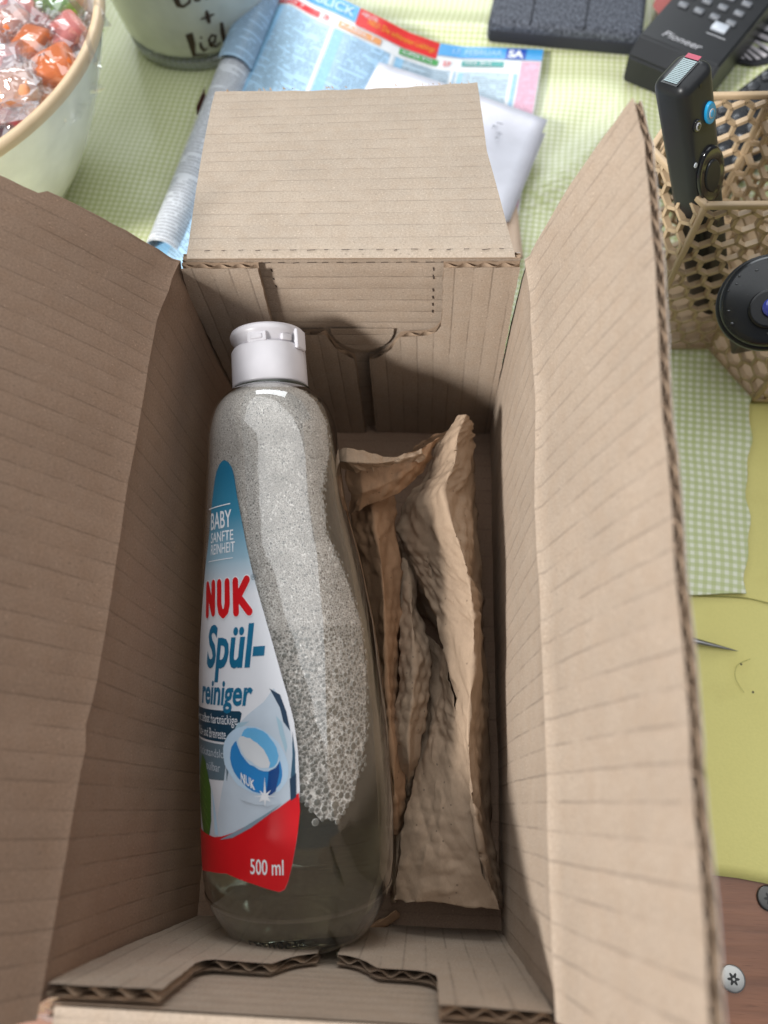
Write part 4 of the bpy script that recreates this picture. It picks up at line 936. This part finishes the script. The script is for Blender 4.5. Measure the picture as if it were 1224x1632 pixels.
for xx in (wdt * .27, wdt * .62): rbox('seam', fr, xx, xx + .0012, .001, .083, -.003, .0005, .0004, plain('seam_thread', (.02, .022, .03), .8), pouch)
rbox('piping', fr, .002, wdt - .002, -.0008, .0010, -.013, -.006, .0004, plain('seam_thread', (.02, .022, .03), .8), pouch)

BLK = plain('black_plastic', (.018, .019, .021), .36, .3); BLK2 = plain('black_plastic_gloss', (.010, .010, .012), .10, .6); KEY = plain('key_grey', (.17, .18, .20), .35); KEYL = plain('key_light', (.50, .54, .60), .35); SIL = plain('silver_print', (.42, .42, .44), .4)
rem = empty('stereo_remote', V(at(1100, 40, 0)), 'thick black stereo remote with silver print and grey keys at the top right', 'remote control')
O = at(1014, 60, .023); X = at(1142, 112, .023) - O; fr = frame(O, X); RW = float(np.linalg.norm(X))
bm = bmesh.new()
pr = [(-.0002, -.006, -.0075), (-.0002, .004, 0), (-.0002, .18, 0), (-.0002, .18, -.025), (-.0002, -.004, -.025)]
vv = [[bm.verts.new(fr @ Vector((x, p[1], p[2]))) for p in pr] for x in (0, RW)]
bm.faces.new(vv[0]); bm.faces.new(vv[1][::-1])
for i in range(5): bm.faces.new((vv[0][i], vv[1][i], vv[1][(i + 1) % 5], vv[0][(i + 1) % 5]))
bmesh.ops.recalc_face_normals(bm, faces=bm.faces[:]); bmesh.ops.bevel(bm, geom=bm.edges[:], offset=.0012, segments=2, affect='EDGES'); bm_obj('remote_body', bm, BLK, rem)
V2, F2 = fit_text('Pioneer', RW * .22, RW * .70, .0095, .0150, .01, .25)
mesh('lettering', [fr @ Vector((a, b, .0003)) for a, b in V2], F2, SIL, rem)
for (r0, c0, w_, h_, m_) in [(.030, .62, .0095, .0070, KEYL)] + [(.028 + .0105 * r, .12 + .2 * c, .0060, .0040, KEY) for r in range(8) for c in range(4) if not (r == 0)]:
    x = RW * c0; rbox('key', fr, x, x + w_, r0, r0 + h_, -.0005, .0016, .0007, m_, rem, 2)
vs = [fr @ Vector((a, b, .0003)) for a, b in ((RW * .62, .0255), (RW * .85, .0255), (RW * .85, .0263), (RW * .62, .0263))]; mesh('key_caption', vs, [(0, 1, 2, 3)], SIL, rem)

fan = empty('striped_fan', V(at(1190, 80, 0)), 'black and white striped fan shaped print with a black border by the stereo remote', 'fan')
ctr = at(1120, 20, -.001); pa = [at(*p, -.001) for p in ((1150, 88), (1165, 97), (1185, 101), (1205, 104), (1225, 100), (1240, 85), (1250, 60), (1260, 30), (1262, 0), (1250, -30))]
mesh('fan_base', [ctr] + pa + [p + np.array([0, 0, -.001]) for p in pa], [(0, i + 1, i + 2) for i in range(9)] + [(i + 1, i + 11, i + 12, i + 2) for i in range(9)], plain('fan_border', (.02, .02, .024), .6), fan)
arc = [];
for i in range(9):
    for k in range(3): arc.append(pa[i] + (pa[i + 1] - pa[i]) * k / 3)
for k in range(len(arc) - 1):
    if k % 2: continue
    a, b = arc[k], arc[k + 1]; f = lambda p, s_: ctr + (p - ctr) * s_ + np.array([0, 0, .0004 + .0004 * (s_ > .5)]); mesh('stripe', [f(a, .30), f(a, .93), f(a + (b - a) * 1.1, .93), f(a + (b - a) * 1.1, .30)], [(0, 1, 2, 3)], plain('fan_white', (.62, .58, .60), .5), fan)

rd = mesh('red_card', [at(*p) for p in ((1052, 26, .006), (1092, -20, .006), (1060, -40, .006), (1040, 10, .006), (1052, 26, .0045), (1092, -20, .0045), (1060, -40, .0045), (1040, 10, .0045))], [(0, 1, 2, 3), (7, 6, 5, 4), (0, 4, 5, 1), (1, 5, 6, 2), (2, 6, 7, 3), (3, 7, 4, 0)], plain('red_cover', (.30, .06, .05), .5))
tag(rd, 'small dull red card showing between pouch and stereo remote', 'card')
ln_c = at(993, 62, .001); lens = empty('small_lens', V(ln_c), 'little dark rimmed bluish lens poking out beneath the pouch', 'lens'); fr = frame(ln_c, (1, -.25, 0))
def disc(name, fr, rx, ry, z0, z1, mat, parent, n=28, dome=0.0):
    vs = []
    prof = [(0.001, z1 + dome), (.5, z1 + dome * .75), (.85, z1 + dome * .28), (.97, z1), (1, z1 - (z1 - z0) * .25), (1, z0), (.001, z0)]
    for r_, z in prof:
        for j in range(n): a = 2 * math.pi * j / n; vs.append(fr @ Vector((rx * r_ * math.cos(a), ry * r_ * math.sin(a), z)))
    return mesh(name, vs, grid_faces(len(prof), n, True), mat, parent, None, True)
disc('lens_rim', fr, .0125, .0050, -.004, -.001, BLK, lens); disc('lens_glass', fr, .0105, .0040, -.002, .0, plain('lens_blue', (.30, .38, .50), .1, .7), lens, dome=.0006)

rm2 = empty('television_remote', V(at(1180, 170, 0)), 'long black television remote with domed keys lying behind the honeycomb holder', 'remote control')
a_, b_ = at(1040, 240, .014), at(1224, 101, .014); fr = frame(a_, b_ - a_); L2 = .225
rbox('remote_body', fr, -.004, L2, -.044, 0, -.016, 0, .0055, BLK, rm2, 4)
names = {(5, 2): plain('key_green', (.01, .26, .16), .4), (6, 2): plain('key_orange', (.78, .36, .05), .4), (6, 3): plain('key_blue', (.02, .06, .42), .4)}
KD = plain('key_rubber', (.035, .037, .042), .3)
for r in range(15):
    for c in range(4):
        x = .014 + r * .0132; y = -.0065 - c * .0104; m2 = fr @ Matrix.Translation((x, y, 0)); disc('key', m2, .0046, .0034, -.001, .0012, names.get((r, c), KD), rm2, 18, .0010)
        if (r * 3 + c) % 4 == 0: 
            vs = [m2 @ Vector(p) for p in ((-.0012, -.001, .0026), (.0012, -.001, .0026), (0, .0012, .0026))]; mesh('key_mark', vs, [(0, 1, 2)], SIL, rm2)

# ------------------------------------------------------------------ honeycomb holder
hold = empty('honeycomb_holder', (.155, .192, -.003), 'beige honeycomb lattice desk organiser of joined hexagonal cups, right of the box', 'pen holder')
TAN = plain('tan_printed_plastic', (.50, .365, .225), .5)
ER = .036; HT = .0905; seen = set()
def hexv(c): return [np.array([c[0] + ER * math.cos(R(60 * k)), c[1] + ER * math.sin(R(60 * k))]) for k in range(6)]
def lattice(a, b, z0, z1, z1b=None):
    """hexagonal lattice wall between ground points a and b, as struts with depth"""
    z1b = z1 if z1b is None else z1b
    d = b - a; L = np.linalg.norm(d); d /= L; n = np.array([-d[1], d[0]]); vs, fs = [], []; T = .0013
    def strut(p, q, w_=.00150):
        dx, dz = q[0] - p[0], q[1] - p[1]; l = math.hypot(dx, dz)
        if l < 1e-6: return
        ux, uz = -dz / l * w_ / 2, dx / l * w_ / 2; o = len(vs)
        for s_ in (-1, 1):
            for (x, z) in ((p[0] + ux, p[1] + uz), (q[0] + ux, q[1] + uz), (q[0] - ux, q[1] - uz), (p[0] - ux, p[1] - uz)): g = a + d * x + n * s_ * T; vs.append((g[0], g[1], z))
        fs.extend([(o, o + 1, o + 2, o + 3), (o + 7, o + 6, o + 5, o + 4), (o, o + 4, o + 5, o + 1), (o + 1, o + 5, o + 6, o + 2), (o + 2, o + 6, o + 7, o + 3), (o + 3, o + 7, o + 4, o)])
    h = .0056; rowh = 1.5 * h; colw = math.sqrt(3) * h
    def clip(p, q):
        x0, x1 = .0008, L - .0008; lo, hi = 0., 1.; dx, dz = q[0] - p[0], q[1] - p[1]
        for P_, D_, A_, B_ in ((p[0], dx, x0, x1), (p[1], dz, z0, z1)):
            if abs(D_) < 1e-9:
                if P_ < A_ or P_ > B_: return None
            else:
                t1, t2 = (A_ - P_) / D_, (B_ - P_) / D_; lo = max(lo, min(t1, t2)); hi = min(hi, max(t1, t2))
        return None if hi <= lo else ((p[0] + dx * lo, p[1] + dz * lo), (p[0] + dx * hi, p[1] + dz * hi))
    r = 0; z = z0 + .001
    while z < z1 + h:
        x = (colw / 2 if r % 2 else 0) - colw
        while x < L + colw:
            P3 = [(x + h * math.sin(R(60 * k)), z + h * math.cos(R(60 * k))) for k in range(6)]
            for k in (0, 1, 2):
                c_ = clip(P3[k], P3[(k + 1) % 6])
                if c_: strut(*c_)
            x += colw
        z += rowh; r += 1
    o = mesh('lattice_panel', vs, fs, TAN, hold); return o
def post(p, z0, z1): 
    fr_ = Matrix.Translation((p[0], p[1], 0)); rbox('corner_post', fr_, -.0013, .0013, -.0013, .0013, z0, z1, .0005, TAN, hold, 2)
cells = [((.155, .192), HT), ((.209, .1608), .055), ((.209, .2232), HT)]
posts = {}
for c_, ht in cells:
    hv = hexv(c_)
    for k in range(6):
        a, b = hv[k], hv[(k + 1) % 6]; key = tuple(sorted([tuple(a.round(3)), tuple(b.round(3))]))
        for p in (a, b): kk = tuple(p.round(3)); posts[kk] = max(posts.get(kk, 0), ht)
        if key in seen: continue
        seen.add(key); lattice(a, b, -.002, ht); d_ = b - a; L_e = float(np.linalg.norm(d_)); f_ = frame((a[0], a[1], 0), (d_[0], d_[1], 0))
        rbox('rail', f_, -.0006, L_e + .0006, -.0013, .0013, ht - .0005, ht + .0022, .0006, TAN, hold, 2); rbox('rail', f_, -.0006, L_e + .0006, -.0012, .0012, -.0035, -.0012, .0005, TAN, hold, 2)
    mesh('cup_floor', [(p[0], p[1], -.002) for p in hv], [tuple(range(6))], TAN, hold)
for k, ht in posts.items(): post(k, -.003, ht)
# streaming remote standing in the first cup
sr = empty('streaming_remote', V((.15, .19, 0)), 'slim black voice remote with a blue button standing upright in the honeycomb holder', 'remote control')
Pb = at(1110, 300, .088); Pt = at(1086, 112, .140); ax_ = V(Pt - Pb).normalized(); wv_ = V(at(1120, 82, .151) - at(1058, 146, .146)); wv_ = (wv_ - ax_ * wv_.dot(ax_)).normalized(); nf = wv_.cross(ax_); 
if nf.x < 0: nf = -nf
m = Matrix((wv_, ax_, nf)).transposed().to_4x4(); m.translation = V(Pt)
if m.to_3x3().determinant() < 0: m = Matrix((-wv_, ax_, nf)).transposed().to_4x4(); m.translation = V(Pt); sg = -1
else: sg = 1
W2 = .0078
rbox('remote_body', m, -W2, W2, -.138, 0, -.0075, .0075, .0040, BLK, sr, 5)
m3 = m @ Matrix.Translation((0, -.018, .0076)); disc('voice_button', m3 @ Matrix.Translation((sg * .0026, 0, 0)), .0024, .0046, -.0006, .0010, plain('voice_blue', (.02, .30, .58), .35), sr)
disc('voice_ring', m3 @ Matrix.Translation((sg * .0026, 0, .0012)), .0013, .0020, -.0001, .0002, SIL, sr); disc('voice_ring_core', m3 @ Matrix.Translation((sg * .0026, 0, .0014)), .0008, .0014, -.0001, .0002, plain('voice_blue', (0, 0, 0)), sr)
disc('power_button', m3 @ Matrix.Translation((-sg * .0036, .0, 0)), .0017, .0026, -.0006, .0006, BLK2, sr); disc('power_ring', m3 @ Matrix.Translation((-sg * .0036, 0, .0008)), .0011, .0016, -.0001, .0002, SIL, sr); disc('power_core', m3 @ Matrix.Translation((-sg * .0036, 0, .0010)), .0007, .0011, -.0001, .0002, BLK2, sr)
disc('navigation_ring', m @ Matrix.Translation((0, -.046, .0076)), .0067, .0140, -.0006, .0012, BLK2, sr, 40); disc('select_button', m @ Matrix.Translation((0, -.046, .0090)), .0038, .0080, -.0006, .0004, BLK, sr, 32)
disc('indicator', m @ Matrix.Translation((-sg * .0066, -.034, .0078)), .0008, .0011, 0, .0003, KEYL, sr); disc('key', m @ Matrix.Translation((0, -.072, .0076)), .003, .003, -.0004, .0008, BLK2, sr)
disc('microphone_hole', m @ Matrix.Translation((0, -.004, .0076)), .0006, .0009, 0, .0001, plain('hole', (.002, .002, .002)), sr)
top_ = m @ Matrix.Translation((0, .0002, 0)) @ Matrix.Rotation(R(-90), 4, 'X')
st_ = top_.to_3x3() @ Vector((0, 0, 1))
def tq(x0, x1, y0, y1, h, mat, nm): mesh(nm, [m @ Vector((x, h, y)) for x, y in ((x0, y0), (x1, y0), (x1, y1), (x0, y1))], [(0, 1, 2, 3)], mat, sr)
tq(-.0064, .0050, -.0032, .0036, .0003, plain('sticker_dark', (.01, .01, .012), .2), 'sticker')
for k in range(15): x = -sg * (-.0038 + k * .00066) ; tq(x - .0002, x + .0003, -.0026, .0030, .0005, plain('barcode_print', (.26, .34, .36), .4), 'barcode_line')
tq(-sg * -.0064, -sg * -.0046, -.0026, .0030, .0005, plain('sticker_red', (.35, .03, .07), .4), 'sticker_band')
# round black gadget in the lower cup
gd = empty('round_gadget', V(at(1222, 480, .05)), 'round glossy black gadget with a blue lens, propped in the lower honeycomb cup', 'gadget')
gc = at(1228, 478, .092); zc = Vector((-.30, -.42, .86)).normalized(); xg = Vector((1, 0, .35)); fr = frame(gc, xg, z=zc)
GR = .0172; disc('housing', fr, GR, GR * .98, -.010, .0, plain('gadget_black', (.014, .015, .017), .26, .5), gd, 64, .0022); disc('flange', fr @ Matrix.Translation((0, 0, -.003)), GR * 1.06, GR * 1.04, -.003, .0, BLK, gd, 64)
disc('lens_well', fr @ Matrix.Translation((-.0010, -.0035, .0022)), .0072, .0072, -.001, .0006, plain('well', (.006, .006, .007), .25), gd, 40); disc('lens', fr @ Matrix.Translation((.0000, -.0035, .0034)), .0036, .0036, -.001, .0006, plain('lens_violet', (.04, .06, .40), .08, .8, coat=.6), gd, 32, .001)
for k in range(14):
    a_d = random.uniform(1.6, 5.2); r_d = random.uniform(.35, .9) * GR; disc('water_drop', fr @ Matrix.Translation((r_d * math.cos(a_d), r_d * math.sin(a_d), .0016 * (1 - (r_d / GR) ** 2))), random.uniform(.0003, .0008), random.uniform(.0003, .0007), -.0006, .0002, plain('drop', (.03, .032, .036), .03, .8), gd, 10, .0003)
rbox('clip', fr @ Matrix.Rotation(R(-18), 4, 'Z'), -.004, .022, .0150, .0205, -.004, .0030, .0008, BLK, gd, 2); rbox('neck', fr, -.006, .006, -.006, .006, -.085, -.008, .001, BLK, gd, 2)

# ------------------------------------------------------------------ small things on the table at right
nd = []; a, b = at(1092, 1020, -.0045), at(1177, 1038, -.0056); n = 12; d = b - a; L = np.linalg.norm(d); d /= L; pz = np.array([0, 0, 1.]); px_ = np.cross(d, pz)
for i, t_ in enumerate((-.6, 0, .3, .6, .85, 1)):
    r_ = (.0017, .0016, .0012, .0008, .0004, .00005)[i]
    for j in range(n): an = 2 * math.pi * j / n; nd.append(a + d * L * t_ + px_ * r_ * math.cos(an) + pz * (r_ * math.sin(an) + r_))
o = mesh('metal_needle', nd, grid_faces(6, n, True), plain('steel', (.35, .34, .33), .3, .5, 1), None, None, True); tag(o, 'thin pointed steel needle lying on the lime cloth beside the box', 'needle')
def thread(pts, r_, mat, label, nm='loose_thread'):
    vs = [];
    P_ = [at(u, v, z) for u, v, z in pts]; n = 60; L = [cr(P_, i / (n - 1)) for i in range(n)]
    for i, p in enumerate(L):
        d = L[min(i + 1, n - 1)] - L[max(i - 1, 0)]; d /= np.linalg.norm(d); s_ = np.cross(d, [0, 0, 1.])
        for k in range(4): vs.append(p + s_ * r_ * math.cos(k * math.pi / 2) + np.array([0, 0, r_ * math.sin(k * math.pi / 2)]))
    o = mesh(nm, vs, grid_faces(n, 4, True), mat, None, None, True); return tag(o, label, 'thread')
TH = plain('thread_olive', (.36, .34, .10), .8)
thread([(1090, 948, -.0052), (1140, 950, -.0054), (1190, 953, -.0055), (1235, 964, -.0055)], .00022, TH, 'fine dark thread running along the gingham hem over the lime cloth')
thread([(1196, 1050, -.0055), (1176, 1060, -.0055), (1172, 1080, -.0055), (1186, 1104, -.0055)], .00008, TH, 'curled hair fine thread on the lime cloth below the needle')
def screw(px, py, label, tone=(.42, .41, .39)):
    c = at(px, py, -.0072); o = empty('table_screw', V(c), label, 'screw', 'screws in the table top'); fr = Matrix.Translation(V(c)); S_ = plain('screw_steel_%d' % px, tone, .35, .5, .8)
    disc('screw_head', fr, .0046, .0046, -.001, .0003, S_, o, 40, .0003); n = 48
    vs = [fr @ Vector(((.0017 + .0006 * math.cos(6 * 2 * math.pi * j / n)) * math.cos(2 * math.pi * j / n), (.0017 + .0006 * math.cos(6 * 2 * math.pi * j / n)) * math.sin(2 * math.pi * j / n), .00062)) for j in range(n)] + [fr @ Vector((0, 0, .00062))]
    mesh('drive_socket', vs, [(j, (j + 1) % n, n) for j in range(n)], plain('socket', (.015, .013, .012), .4), o); disc('socket_pin', fr @ Matrix.Translation((0, 0, .0007)), .0005, .0005, 0, .0002, S_, o, 12)
screw(1168, 1560, 'steel star drive screw head in the wooden table beside the box'); screw(1226, 1432, 'dark steel screw in the wood touching the lime cloth edge', (.10, .095, .09))
# clear tape on the front left corner of the box
t = NT('clear_tape'); t.b.inputs['Base Color'].default_value = (.8, .8, .8, 1); t.b.inputs['Roughness'].default_value = .12; t.b.inputs['Alpha'].default_value = .35; t.bump(t.noise(t.coord(), 180, 3), .002, 1)
vs = []
for i in range(14):
    for j in range(6): a = -.0650 + .009 * j / 5; vs.append((a + .0006 * noise.noise(Vector((i, j, 0))), -.1128 - .0009 * j * .2 + .0012 * noise.noise(Vector((i * .7, j * .8, 3))), H + .001 - .05 * i / 13))
mesh('tape_strip', vs, grid_faces(14, 6), t.m, box, None, True)
